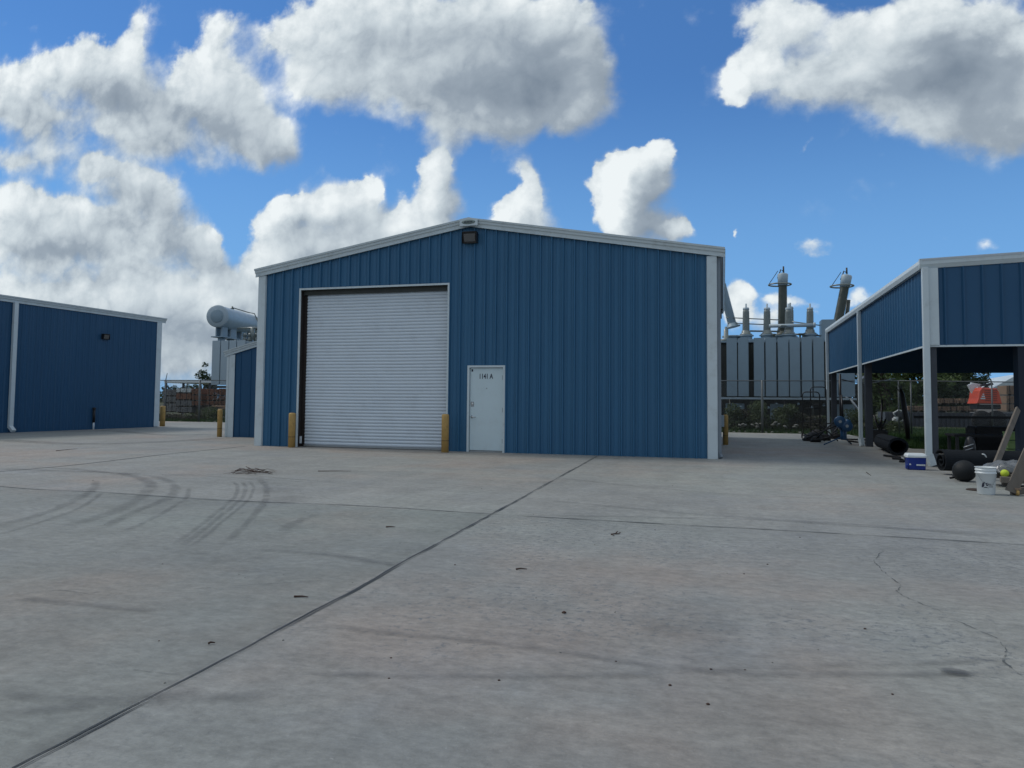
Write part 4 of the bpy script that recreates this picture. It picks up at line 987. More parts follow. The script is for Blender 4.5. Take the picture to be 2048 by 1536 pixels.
# distant tree line, one mass
rng = random.Random(77); cs = []
for i in range(120):
    a = -1.15+i*.0175; R_ = 190+rng.uniform(-10, 30); s_ = rng.uniform(2.2, 4.2); cs.append((Vector((math.tan(a)*R_ if abs(a) < 1.2 else 0, R_, s_*.35)), Vector((s_*1.6, s_, s_*.62))))
vs, fs = leaves(None, cs, 26000, .55, rng)
o = leaf_obj('distant_woods', vs, fs, M_leafd, None); lab(o, 'far-off dark line of woods on the horizon', 'woods', None, 'stuff')
def bush(x, y, h, r, n, size, seed, label, m, group):
    rng = random.Random(seed); o = thing('bush', label, 'bush', (x, y, 0), group)
    cs = [(Vector((x+rng.gauss(0, r*.45), y+rng.gauss(0, r*.3), h*rng.uniform(.12, .8))), Vector((r, r*.8, h*.5))*rng.uniform(.25, .5)) for _ in range(12)]
    mb = MB()
    for c, _ in cs[:8]: mb.rings([(x, y, -.05), (x*.5+c.x*.5, y*.5+c.y*.5, c.z*.6), c], [.02, .014, .006], 5)
    mb.build('stems', M_bark, o)
    vs, fs = leaves(None, cs, n, size, rng, 1.0); leaf_obj('foliage', vs, fs, m, o)
names = ['brushy weeds next to the main building corner behind the fence', 'second clump of brush right of the main building behind the fence', 'brush clump just left of the alley fence post', 'brush clump just right of the alley fence post', 'brush clump below the middle radiators', 'brush clump left of the black hand cart', 'brush clump behind the black hand cart', 'brush clump behind the far canopy post']
for i, (px_, h, m) in enumerate(((1458, 1.45, M_weed), (1483, 1.3, M_weedb), (1506, 1.7, M_weed), (1540, 1.6, M_weed), (1572, 1.35, M_weed), (1598, 1.0, M_weedb), (1628, .9, M_weedb), (1668, .8, M_weed))):
    bush(at(px_, 38.3+i % 3*.5), 38.3+i % 3*.5, h, .9, 1500, .065, 40+i, names[i], m, 'brush along the alley fence')
for i, px_ in enumerate((338, 362, 388, 415, 440)):
    bush(at(px_, 38.2), 38.2, (.45, .5, .45, .85, .8)[i], 1.1, 1000, .06, 60+i, 'low %s brush behind the left fence, %s' % (('dark', 'dark', 'dark', 'greyish', 'greyish')[i], ('next to the left building', 'second from the left building', 'left of the fence post', 'right of the fence post', 'next to the lean-to bollard')[i]), M_weedb if i < 3 else M_weed, 'brush along the left fence')
for i, (px_, h) in enumerate(((1700, 1.2), (1745, .9), (1775, .7))):
    bush(at(px_, 38.8), 38.8, h, .8, 900, .06, 70+i, ('weedy bush behind the blue pitching machine', 'dark bush right of the middle canopy post', 'low bush in the grass behind the turf roll')[i], M_weed, 'bushes behind the canopy')
# grass strips (cannot be counted)
def grass(name, regions, n, size, seed, label):
    rng = random.Random(seed); vs = []; fs = []
    for _ in range(n):
        x0, x1, y0, y1 = rng.choice(regions); p = Vector((rng.uniform(x0, x1), rng.uniform(y0, y1), -.06)); h = size*rng.uniform(.5, 1.5)
        a = rng.uniform(0, 2*PI); d = Vector((math.cos(a), math.sin(a), 0))*.012*rng.uniform(.8, 2); t = Vector((rng.gauss(0, .3), rng.gauss(0, .3), 1))*h
        i = len(vs); vs += [p-d, p+d, p+t]; fs.append((i, i+1, i+2))
    o = leaf_obj(name, vs, fs, M_grass, None); lab(o, label, 'grass', None, 'stuff')
grass('grass', [(5.7, 14, 25.6, 36)]*3+[(7, 20, 36, 48)]*2+[(14, 22, 25.6, 36)], 45000, .16, 5, 'green grass behind and under the canopy')
grass('roadside_grass', [(-14, 7, 36.4, 41)]*2+[(-45, -26, 36.8, 41)]*2, 16000, .22, 6, 'dry weeds and grass along the fence foot')
# rubble scattered at fence foot
rng = random.Random(12)
mb = MB()
for i in range(60):
    px_ = rng.choice([rng.uniform(1455, 1600), rng.uniform(1455, 1760), rng.uniform(340, 450)]); Y = rng.uniform(36.9, 38); x = at(px_, Y); r = rng.uniform(.03, .11)
    mb.lathe((x, Y, -.06), [(r*.8, 0), (r, r*.5), (r*.6, r)], 6)
for i in range(14):
    q = P(rng.uniform(1470, 1600), rng.uniform(846, 856), 37.5); mb.lathe((q.x, 37.4, max(0, q.z)), [(.08, 0), (.12, .04), (.06, .08)], 6, (rng.uniform(-1, 1), .2, 1))
lab(mb.build('rubble', M_stone), 'pale rubble and litter along the fence foot', 'rubble', None, 'stuff')

# ================================================================== LUMBER YARD
def bundle(px0, px1, py0, py1, Y, m, label, dep=1.2, rows=5, cols=7, group='stacked lumber bundles'):
    a_ = P(px0, py0, Y); b_ = P(px1, py1, Y); x0, x1, z0, z1 = a_.x, b_.x, b_.z, a_.z
    o = thing('lumber_bundle', label, 'lumber', ((x0+x1)/2, Y, z0), group); rng = random.Random(int(px0*7+py0)); mb = MB()
    g = .012
    for r in range(rows):
        for c in range(cols):
            xx = x0+(x1-x0)*c/cols; zz_ = z0+.05+(z1-z0-.05)*r/rows; j = rng.uniform(0, .06)
            mb.box(xx+g, xx+(x1-x0)/cols-g, Y-j, Y+dep, zz_+g, zz_+(z1-z0-.05)/rows)
    mb.build('boards', m, o)
    mb = MB()
    for f_ in (.12, .5, .88): xx = x0+(x1-x0)*f_; mb.box(xx-.05, xx+.05, Y-.01, Y+dep, z0-.03, z0+.05)
    mb.build('bearers', M_wood, o)
    mb = MB()
    for f_ in (.28, .72): xx = x0+(x1-x0)*f_; mb.box(xx-.02, xx+.02, Y-.072, Y-.065, z0+.05, z1+.005)
    mb.build('straps', M_black, o)
LB = [(326, 352, 779, 792, M_woodg, 'dark grey'), (326, 352, 793, 806, M_woodg, 'dark grey'), (326, 352, 807, 824, M_woodg, 'dark'), (353, 382, 777, 786, M_white, 'white wrapped'), (353, 382, 787, 800, M_woodr, 'brown'), (353, 384, 801, 813, M_woodg, 'pale grey'), (353, 384, 814, 826, M_woodg, 'grey'),
      (384, 404, 777, 790, M_woodr, 'orange'), (384, 404, 791, 801, M_woodr, 'brown'), (384, 404, 802, 812, M_woodr, 'dark brown'),
      (414, 436, 778, 791, M_woodr, 'red'), (414, 436, 792, 801, M_woodr, 'red'), (414, 436, 802, 811, M_woodr, 'red brown'), (438, 462, 777, 791, M_woodr, 'orange'), (438, 462, 792, 801, M_woodr, 'brown'), (438, 462, 802, 811, M_woodr, 'red brown')]
colname = {326: 'stack nearest the left building', 353: 'second stack from the left building', 384: 'stack just left of the fence post', 414: 'stack just right of the fence post', 438: 'stack nearest the lean-to'}
rowname = {}
for b_ in LB: rowname.setdefault(b_[0], []).append(b_[2])
for (p0, p1, y0, y1, m, cn) in LB:
    r_ = sorted(rowname[p0]).index(y0)
    bundle(p0, p1, y0, y1, 48, m, '%s lumber, %s in the %s' % (cn, ('topmost', 'second from top', 'third from top', 'lowest')[r_], colname[p0]))
mb = MB(); q0, q1 = P(384, 812, 48.4), P(462, 826, 48.4); mb.box(q0.x, q1.x, 48.4, 50, 0, q0.z)
solo(mb, 'timber_cribbing', M_wood, 'dark timber cribbing under the orange lumber stacks', 'timber', (q0.x, 48.4, 0))
for i, (p0, p1, y0, y1, m, lb_) in enumerate(((1815, 1858, 812, 823, M_woodl, 'pale lumber bundle seen left of the front canopy post'), (1876, 1918, 797, 808, M_woodl, 'upper lumber bundle right of the front canopy post'), (1920, 1958, 797, 808, M_woodl, 'upper lumber bundle left of the orange machine'),
        (1872, 1912, 813, 823, M_woodl, 'lower lumber bundle right of the front canopy post'), (1914, 1955, 812, 823, M_woodl, 'lower lumber bundle left of the orange machine'), (2012, 2036, 771, 790, M_woodl, 'top bundle of the tall wood stack by the right canopy post'), (2012, 2036, 792, 808, M_woodl, 'middle bundle of the tall wood stack by the right canopy post'), (2012, 2036, 809, 823, M_woodl, 'bottom bundle of the tall wood stack by the right canopy post'))):
    bundle(p0, p1, y0, y1, 54, m, lb_, 1.6, 4, 9, 'pale lumber stacks beyond the canopy')
q0, q1 = P(1770, 824, 53.6), P(2040, 836, 53.6); mb = MB(); mb.box(q0.x, q1.x, 53.6, 56, -.06, q0.z)
for i in range(30): xx = q0.x+(q1.x-q0.x)*i/30; mb.box(xx, xx+.12, 53.54, 53.6, -.06, q0.z-.02)
solo(mb, 'retaining_wall', M_darksteel, 'long dark low wall below the pale lumber stacks', 'wall', (q0.x, 53.6, 0))
# flat roof shelter on posts behind the lumber
sh = thing('open_shelter', 'low white flat-roofed shelter on posts beyond the left lumber stacks', 'shelter', (P(380, 790, 52).x, 52, 0))
q0, q1 = P(328, 760, 52), P(424, 766, 52); mb = MB(); mb.box(q0.x, q1.x, 52, 58, q1.z, q0.z, bev=.03); mb.build('roof', M_white, sh)
for px_ in (332, 367, 420): mb = MB(); xx = P(px_, 780, 52.3).x; mb.box(xx-.07, xx+.07, 52.2, 52.35, 0, q1.z); mb.build('post', M_darksteel, sh)
# orange machine
om = thing('orange_machine', 'orange-red yard machine with a white boom standing among the lumber', 'machine', (P(1978, 820, 50).x, 50, 0))
def PP(x, y, Y=50): return P(x, y, Y)
mb = MB()
fr1 = [PP(1951, 807), PP(2004, 808), PP(2002, 800), PP(1998, 784), PP(1993, 777), PP(1962, 775), PP(1957, 782), PP(1955, 797)]
fr2 = [Vector((p.x, p.y+1.6, p.z)) for p in fr1]
ctr = sum(fr1, Vector())/8
fr0 = [ctr+(p-ctr)*.93+Vector((0, -.12, 0)) for p in fr1]
mb.loft([fr0, fr1, fr2]); mb.build('hood', M_orange, om)
mb = MB()
for k in range(4): q = PP(1966, 797-k*4.2, 49.86); mb.box(q.x-.12+.05*k, q.x+.12-.03*k, 49.855, 49.872, q.z-.04, q.z+.04)
mb.build('logo', M_white, om)
mb = MB()
for k in range(6): q = PP(1978, 781+k*4, 49.86); mb.box(q.x-.22, q.x+.42, 49.86, 49.875, q.z-.012, q.z+.012)
mb.build('grille', M_black, om)
mb = MB(); mb.bar(PP(1955, 795, 51.2), PP(1941, 768, 51.2), .3, .35); mb.bar(PP(1941, 768, 51.2), PP(1962, 772, 51.2), .2, .2); mb.build('boom', M_white, om)
mb = MB(); a_, b_ = PP(1955, 809, 50.1), PP(2002, 812, 50.1); mb.box(a_.x, b_.x, 50.1, 51.6, b_.z-.2, a_.z, bev=.03); mb.build('chassis', M_black, om)
for px_ in (1963, 1993):
    q = PP(px_, 822, 50.1); mb = MB(); mb.lathe((q.x, 49.95, .52), [(.25, 0), (.50, .02), (.54, .08), (.54, .30), (.5, .36)], 20, (0, 1, 0)); wv = mb.build('wheel', M_dark, om)
mb = MB(); q0, q1 = PP(1962, 771, 50.8), PP(1985, 768, 50.8); mb.bar(q0, q1, .3, .12); mb.bar(PP(1965, 772, 50.8), PP(1972, 762, 50.8), .05, .05); mb.build('exhaust', M_black, om)
# distant white roofed shed at right
ws = thing('storage_shed', 'white corrugated-roof shed beyond the orange machine', 'shed', (P(2040, 800, 70).x, 70, 0))
mb = MB(); q0, q1 = P(1985, 776, 70), P(2090, 752, 70)
mb.prism([(q0.x, 0, q0.z), (q0.x+1.5, 0, q0.z+.9), (q1.x, 0, q1.z+.35), (q1.x, 0, q0.z-.2)], (0, 70, 0), (0, 78, 0)); mb.build('roof', M_trim, ws)
mb = MB(); mb.box(q0.x+.4, q1.x, 70.2, 77.5, 0, q0.z-.21); mb.build('wall', M_woodg, ws)
# small white portable machine behind the fence
pm = thing('portable_machine', 'small white and black wheeled machine behind the fence, right of the middle canopy post', 'machine', (P(1797, 850, 39).x, 39, 0))
def Q(x, y, Y=39): return P(x, y, Y)
mb = MB(); a_, b_ = Q(1789, 834), Q(1808, 846); mb.box(a_.x, b_.x, 39, 39.6, b_.z, a_.z, bev=.06); mb.build('body', M_white, pm)
mb = MB(); mb.rings([Q(1791, 834), Q(1787, 826), Q(1797, 820), Q(1806, 823)], .035, 8); mb.rings([Q(1806, 838), Q(1811, 856)], .05, 8); mb.build('handle', M_white, pm)
for px_ in (1794, 1806): q = Q(px_, 851); mb = MB(); mb.lathe((q.x, 38.95, q.z), [(.08, 0), (.2, .01), (.2, .08), (.08, .1)], 14, (0, 1, 0)); mb.build('wheel', M_black, pm)
mb = MB(); mb.box(Q(1798, 830).x, Q(1808, 830).x, 38.97, 39.0, Q(1800, 840).z, Q(1800, 833).z); mb.box(Q(1790, 830).x, Q(1808, 830).x, 39.1, 39.4, Q(1800, 848).z, Q(1800, 845).z); mb.build('engine', M_black, pm)

# ================================================================== SPORTS GEAR
# hand carts
def cart(px0, px1, pt, pb, Y, label, dpt=.35):
    a_, b_ = P(px0, pb, Y), P(px1, pt, Y); x0, x1, z1 = a_.x, b_.x, b_.z
    o = thing('hand_cart', label, 'cart', ((x0+x1)/2, Y, 0), 'black tube-frame hand carts'); r = .022; c = .12
    mb = MB(); pts = [(x0, Y, .12), (x0, Y, z1-c), (x0+c*.3, Y, z1-c*.3), (x0+c, Y, z1), (x1-c, Y, z1), (x1-c*.3, Y, z1-c*.3), (x1, Y, z1-c), (x1, Y, .12)]; mb.rings(pts, r, 8)
    for z in (z1*.35, z1*.65): mb.rings([(x0, Y, z), (x1, Y, z)], .015, 8)
    mb.build('frame', M_black, o)
    mb = MB(); mb.box(x0-.02, x1+.02, Y-.5, Y+.05, .10, .14, bev=.008); mb.build('toe_plate', M_black, o)
    for xx in (x0-.05, x1+.02): mb = MB(); mb.lathe((xx, Y+.1, .11), [(.04, 0), (.11, .005), (.11, .04), (.04, .045)], 16, (1, 0, 0)); mb.build('wheel', M_dark, o)
    return o
cart(1606, 1639, 784, 878, 31.2, 'black tube-frame hand cart standing at the end of the alley')
cart(1622, 1652, 774, 872, 32.6, 'taller black hand cart behind the first, left of the far canopy post')
# folded net frames lying on the ground between the carts and the post
nf = thing('folded_net_frames', 'heap of folded black net frames on the ground beside the hand cart', 'net frames', (3.6, 29.6, 0))
mb = MB(); rng = random.Random(3)
F0 = [((1612, 878), (1672, 852)), ((1620, 884), (1690, 870)), ((1640, 850), (1676, 882)), ((1634, 876), (1668, 844)), ((1640, 862), (1684, 850)), ((1608, 868), (1650, 884)), ((1650, 848), (1680, 846)), ((1646, 880), (1690, 858)), ((1625, 860), (1655, 878)), ((1655, 884), (1680, 850))]
for i, (u, v) in enumerate(F0):
    Y = 28.0+.12*i; p0, p1 = P(*u, Y), P(*v, Y); p0.z = max(.04, p0.z); p1.z = max(.04, p1.z); mb.rings([p0, (p0+p1)/2+Vector((0, 0, .02)), p1], .024, 6)
mb.build('tubes', M_black, nf)
mb = MB(); 
for i in range(9):
    q = G(rng.uniform(1616, 1680), rng.uniform(872, 884)); r = rng.uniform(.12, .28); mb.lathe((q.x, q.y, 0), [(r, 0), (r*1.05, r*.4), (r*.7, r*.9), (r*.2, r*1.1)], 9)
bmesh.ops.transform(mb.bm, matrix=Matrix.Identity(4), verts=mb.bm.verts[:])
for v in mb.bm.verts: v.co += Vector((mnoise.noise(v.co*5), mnoise.noise(v.co*5+Vector((9, 0, 0))), 0))*.08
mb.build('netting', M_dark, nf)['kind'] = 'stuff'
# pitching machine
pmx = G(1688, 889)
pc = thing('pitching_machine', 'blue pitching machine on tripod legs in the alley', 'pitching machine', (pmx.x, pmx.y, 0))
Yp = pmx.y
mb = MB(); mb.lathe(P(1687, 862, Yp), [(.085, -.3), (.10, -.25), (.10, .28), (.06, .3)], 14, (0, 0, 1)); mb.build('column', M_machine, pc)
mb = MB(); q = P(1682, 848, Yp)
a_ = P(1674, 840, Yp); b_ = P(1692, 858, Yp); mb.box(a_.x, b_.x, Yp-.12, Yp+.14, b_.z, a_.z, bev=.05); mb.rings([P(1690, 843, Yp), P(1700, 846, Yp)], .10, 12); mb.build('motor_housing', M_machine, pc)
for (px_, py_) in ((1679, 843), (1693, 852)):
    q = P(px_, py_, Yp-.1); mb = MB(); mb.lathe((q.x, Yp-.24, q.z), [(.05, 0), (.16, .01), (.185, .03), (.185, .09), (.05, .10)], 20, (0, 1, 0)); wh = mb.build('wheel', M_machine, pc)
    mb = MB(); mb.lathe((q.x, Yp-.25, q.z), [(.05, 0), (.05, .02)], 12, (0, 1, 0)); mb.build('hub', M_steel, wh)
mb = MB(); mb.rings([P(1686, 838, Yp), P(1683, 790, Yp+.2)], .03, 8); mb.build('feed_chute', M_black, pc)
for (u) in ((1648, 890), (1703, 889), (1690, 872)):
    q = G(*u); mb = MB(); mb.rings([P(1686, 873, Yp), q+Vector((0, 0, .02))], .022, 8); mb.build('leg', M_machine, pc)
# tall dark poles near the far post
mb = MB(); q = G(1682, 872); mb.rings([(q.x, q.y, 0), (q.x, q.y, P(1682, 748, q.y).z)], .05, 8); q1 = P(1678, 760, q.y); mb.rings([q1, P(1678, 790, q.y)], .02, 6); mb.rings([P(1680, 758, q.y), P(1705, 764, q.y+1), P(1745, 766, q.y+2), P(1790, 757, q.y+4)], .02, 6)
solo(mb, 'net_pole', M_black, 'tall black net pole with a sagging cable behind the pitching machine', 'pole', (q.x, q.y, 0))
mb = MB(); p0, p1 = P(1813, 842, 30), P(1804, 789, 30); mb.rings([Vector((p0.x+.05, 30, 0)), p0, p1, P(1801, 778, 30)], [.06, .11, .085, .03], 8)
for a_ in ((1796, 768), (1799, 765), (1803, 766), (1790, 772)): mb.rings([p1, P(*a_, 30)], [.02, .008], 5)
solo(mb, 'folded_umbrella', M_black, 'black folded umbrella-like pole leaning under the canopy between the posts', 'pole', (p0.x, 30, 0))
mb = MB()
for u, v in (((1764, 835), (1745, 895)), ((1764, 800), (1762, 880)), ((1772, 838), (1758, 870)), ((1748, 830), (1762, 872))): mb.rings([P(*u, 29.5), P(*v, 29.5)], .035, 6)
q = P(1760, 868, 29.5); mb.box(q.x-.35, q.x+.25, 29.4, 29.8, 0.0, q.z+.15, bev=.05)
solo(mb, 'exercise_frame', M_black, 'dark exercise frame standing right of the middle canopy post', 'frame', (q.x, 29.5, 0))
# low dark bench behind
for i, (p0_, p1_, py_) in enumerate(((1697, 1735, 877), (1700, 1730, 884))):
    mb = MB(); u, v = G(p0_, py_+6), G(p1_, py_+6); mb.bar(u+Vector((0, 0, .08+.05*i)), v+Vector((0, 0, .06)), .25, .05)
    solo(mb, 'plank', M_dark, ('dark plank on the ground behind the pitching machine, the farther one', 'dark plank on the ground behind the pitching machine, the nearer one')[i], 'plank', u, 'planks by the pitching machine')
# rolled turf with open end
def roll_turf(c0, c1, r, label, hole=.8):
    c0, c1 = Vector(c0), Vector(c1); o = thing('turf_roll', label, 'turf roll', (c0.x, c0.y, 0), 'rolled-up dark turf under the canopy'); d = (c1-c0).normalized(); L = (c1-c0).length
    x = d.cross(Vector((0, 0, 1))).normalized(); up = x.cross(d)
    mb = MB(); secs = []
    turns = 2.3; N = 70
    for s_ in (0, L*.33, L*.66, L):
        sec = []
        for side in (0, 1):
            for k in (range(N+1) if side == 0 else range(N, -1, -1)):
                a = 2*PI*turns*k/N+.6; rr_ = r*(hole+(1-hole)*k/N)-(.022 if side else 0); rr_ *= 1+.02*math.sin(s_*5+a)
                sec.append(c0+d*s_+x*math.cos(a)*rr_*1.06+up*math.sin(a)*rr_*.95)
        secs.append(sec)
    mb.loft(secs); mb.build('roll', M_turf, o)
    mb = MB(); mb.lathe(c1-d*.3, [(r*hole*.97, 0), (r*hole*.97, .02)], 20, d); mb.build('end_shade_disc', M_dark, o); return o  # added dark disc closes the roll so its inside looks shaded
a_ = G(1812, 912); b_ = G(1760, 898)
roll_turf((4.46, 21.8, .245), (4.68, 25.0, .245), .245, 'large dark roll of turf lying open beside the canopy, behind the cooler', .78)
roll_turf((4.08, 16.3, .255), (5.7, 16.6, .25), .255, 'dark roll of turf behind the black ball and white bucket', .12)
# tubes on the ground
for (u, v), lb_ in ((((1768, 913), (1800, 917)), 'dark tube on the concrete in front of the open turf roll, farthest of three'), (((1785, 919), (1815, 921)), 'dark tube on the concrete in front of the open turf roll, middle one'), (((1800, 925), (1822, 924)), 'dark tube on the concrete just behind the cooler')):
    mb = MB(); mb.rings([G(*u)+Vector((0, 0, .03)), G(*v)+Vector((0, 0, .03))], .028, 8); solo(mb, 'metal_tube', M_dark, lb_, 'tube', G(*u), 'loose tubes by the cooler')
# cooler
q = G(1834, 940); CX, CY = q.x, q.y+.12
ck = thing('cooler', 'small blue cooler with a white lid beside the front canopy post', 'cooler', (CX, CY, 0))
mb = MB(); w0, w1, d0, d1 = .168, .180, .13, .14
mb.loft([[(CX+a*w_, CY+b*d_, z) for a, b in ((-1, -.8), (-.92, -1), (.92, -1), (1, -.8), (1, .8), (.92, 1), (-.92, 1), (-1, .8))] for w_, d_, z in ((w0-.01, d0-.01, .0), (w0, d0, .015), (w1, d1, .255))]); bd_ = mb.build('body', M_cool, ck)
mb = MB(); mb.loft([[(CX+a*w_, CY+b*d_, z) for a, b in ((-1, -.8), (-.92, -1), (.92, -1), (1, -.8), (1, .8), (.92, 1), (-.92, 1), (-1, .8))] for w_, d_, z in ((w1+.012, d1+.012, .257), (w1+.012, d1+.012, .30), (w1-.01, d1-.01, .335), (w1-.03, d1-.03, .342))])
mb.box(CX-.04, CX+.14, CY-d1-.022, CY-d1-.006, .262, .285); mb.build('lid', M_coolw, ck)
mb = MB(); mb.rings([(CX-w1-.01, CY-.02, .20), (CX-w1-.06, CY-.02, .23), (CX-w1-.06, CY+.1, .23), (CX-w1-.01, CY+.1, .20)], .012, 8); mb.rings([(CX-w1-.02, CY-.1, .25), (CX-w1-.10, CY-.12, .275), (CX-w1-.02, CY+.1, .27)], .010, 6); mb.build('handle', M_steel, ck)
mb = MB(); mb.box(CX-w1-.03, CX-w0-.002, CY-.16, CY-.05, .02, .10, bev=.01); mb.build('foot', M_cool, ck)
TMc = Matrix.Translation((CX+.07, CY-d0-.012, .105)) @ Matrix.Rotation(PI/2-.06, 4, 'X')
text_obj('lettering', 'COOLER'[:0]+'iiiii', .07, M_white, bd_, TMc @ Matrix.Diagonal((2.2, .6, 1, 1)), .002, .004)
mb = MB(); mb.box(CX-.145, CX-.115, CY-d0-.012, CY-d0-.006, .10, .13); mb.build('emblem', M_white, bd_)
# black ball
q = G(1931, 965); bx, by = q.x+.04, q.y+.20
mb = MB(); bmesh.ops.create_uvsphere(mb.bm, u_segments=32, v_segments=20, radius=.19, matrix=Matrix.Translation((bx, by, .185)))
for f in mb.bm.faces: f.smooth = True
ball = solo(mb, 'medicine_ball', M_ballb, 'large black ball left of the white bucket', 'ball', (bx, by, 0))
mb = MB()
for u, v, r in (((1900, 958), (1914, 958), .02), ((1908, 954), (1916, 961), .03)): mb.rings([G(*u)+Vector((0, 0, .02)), G(*v)+Vector((0, 0, .04))], r, 6)
solo(mb, 'tie_strap', M_dark, 'crumpled dark strap on the ground left of the black ball', 'strap', G(1906, 957))
# bucket
q = G(1977, 990); BX, BY = q.x, q.y+.10; bh = .415; r0, r1 = .118, .138
bk = thing('bucket', 'white plastic bucket with a dark printed emblem on the concrete', 'bucket', (BX, BY, 0))
mb = MB(); mb.lathe((BX, BY, 0), [(r0-.008, 0), (r0, .01), (r1-.006, .315), (r1+.004, .318), (r1+.006, .332), (r1-.004, .336), (r1-.002, .362), (r1+.006, .365), (r1+.007, .378), (r1-.002, .382), (r1, .408), (r1+.010, .410), (r1+.010, bh), (r1-.004, bh), (r1-.012, .30), (r0-.015, .02), (.001, .02)], 48)
bb = mb.build('body', M_white, bk)
mb = MB(); mb.rings([(BX+r1*math.cos(a)*1.02, BY+r1*math.sin(a)*1.02-.0, .35-.20*max(0, math.sin(PI*(a-PI*1.08)/(PI*.84)))) for a in [PI*1.08+PI*.84*i/16 for i in range(17)]], .003, 6, cap=True); mb.build('bail_handle', M_steel, bb)
# emblem wrapped on the bucket: dark irregular patch with a white figure cut out, stripes to the right
def wrap(poly, off=.0015):
    out = []
    for (u, v) in poly:                         # u metres around, v height
        rr_ = r0+(r1-r0-.006)*(v/.315)+off; a = -PI/2-math.atan2(BX, BY)*1.0+u/rr_
        out.append((BX+rr_*math.cos(a), BY+rr_*math.sin(a), v))
    return out
mb = MB()
mb.face(wrap([(-.060, .115), (-.054, .150), (-.046, .180), (-.030, .196), (-.010, .192), (-.018, .172), (-.024, .150), (-.020, .132), (-.042, .112)]))
mb.face(wrap([(-.004, .184), (.012, .178), (.030, .192), (.024, .180), (.010, .168), (.022, .160), (.030, .146), (.020, .134), (.004, .136), (.002, .150), (-.008, .164)]))
mb.face(wrap([(-.038, .106), (-.016, .120), (.004, .122), (.026, .110), (.040, .104), (.012, .106), (-.010, .108)]))
mb.face(wrap([(.020, .172), (.060, .170), (.110, .168), (.110, .160), (.060, .161), (.026, .158)]))
for z in (.146, .134, .122): mb.face(wrap([(.032, z), (.070, z-.001), (.098, z-.002), (.098, z-.006), (.070, z-.005), (.032, z-.004)]))
mb.build('emblem', M_navy, bb)
# rusty lid on the ground
q = G(1953, 981); mb = MB(); mb.lathe((q.x+.03, q.y+.05, .002), [(.16, 0), (.165, .008), (.15, .014), (.05, .012), (.001, .02)], 24)
solo(mb, 'flat_lid', M_rust, 'dark brown round lid lying behind the bucket', 'lid', (q.x, q.y, 0))
# wheeled plank rack with softball and plastic wrap
rk = thing('plank_rack', 'grey wooden rack on casters with a leaning board at the right edge', 'rack', (4.75, 13.4, 0))
mb = MB(); mb.bar((4.25+.05, 13.75, .16), (5.9, 13.5, .16), .12, .09); mb.bar((4.35, 14.6, .16), (5.9, 14.6, .16), .12, .09); mb.box(4.5, 5.9, 13.5, 14.6, .205, .235)
mb.build('deck', M_wood, rk)
q0 = P(2022, 984, 12.9); q1 = P(2060, 900, 12.9)
mb = MB(); mb.bar(q0, q1, .04, .16, up=(1, 0, .5)); mb.build('side_board', M_wood, rk)
q = G(2037, 992); cs_ = Vector((q.x, q.y+.04, 0))
mb = MB(); mb.lathe(cs_+Vector((-.02, 0, .045)), [(.02, 0), (.045, .004), (.045, .036), (.02, .04)], 16, (1, 0, 0)); mb.build('caster', M_yel, rk)
mb = MB(); mb.box(cs_.x-.04, cs_.x+.04, cs_.y-.03, cs_.y+.03, .092, .115); mb.build('caster_plate', M_woodl, rk)
mb = MB(); mb.bar(P(2022, 984, 12.95), P(2060, 980, 13.05), .05, .10); mb.build('foot_rail', M_wood, rk)
for (x_, y_) in ((5.8, 13.58), (5.8, 14.52), (4.62, 14.52)):
    mb = MB(); mb.box(x_-.05, x_+.05, y_-.05, y_+.05, 0, .20); mb.build('block', M_wood, rk)
# clear plastic wrapped bag
mb = MB(); q = P(2014, 962, 14.3)
bmesh.ops.create_uvsphere(mb.bm, u_segments=28, v_segments=16, radius=1, matrix=Matrix.Translation((q.x+.08, 14.3, .27)) @ Matrix.Diagonal((.42, .35, .15, 1)))
for v in mb.bm.verts: v.co += Vector((mnoise.noise(v.co*6), mnoise.noise(v.co*6+Vector((5, 5, 5))), mnoise.noise(v.co*7+Vector((1, 9, 3)))))*.08
mb.bm.verts.ensure_lookup_table()
for v in mb.bm.verts: v.co.z = max(v.co.z, .237)
solo(mb, 'plastic_bag', M_plasticwrap, 'crumpled cloudy plastic bag on the rack behind the softball', 'bag', (q.x, 14.3, .235))
q = P(2009.5, 946.5, 13.95)
mb = MB(); bmesh.ops.create_uvsphere(mb.bm, u_segments=24, v_segments=16, radius=.062, matrix=Matrix.Translation(q))
for f in mb.bm.faces: f.smooth = True
sb = solo(mb, 'softball', M_soft, 'yellow softball on the plastic bag right of the bucket', 'ball', q)
mb = MB(); mb.rings([q+Vector((.0625*math.cos(t)*math.cos(.5*math.sin(2*t)), -.0625*math.sin(.5*math.sin(2*t))-.01, .0625*math.sin(t)*math.cos(.5*math.sin(2*t)))) for t in [2*PI*i/30 for i in range(31)]], .0012, 4, cap=False); mb.build('seam', M_seam, sb)
# leaning boards
q0 = G(1992, 955); a_ = P(1984, 950, 15.2); b_ = P(2036, 818, 17.2)
mb = MB(); mb.bar(Vector((a_.x-.04, 15.2, 0.02)), b_, .11, .04, up=(.3, -1, 0)); 
solo(mb, 'leaning_board', M_wood, 'long grey board leaning against the right canopy post behind the bucket', 'board', (a_.x, 14.9, 0))
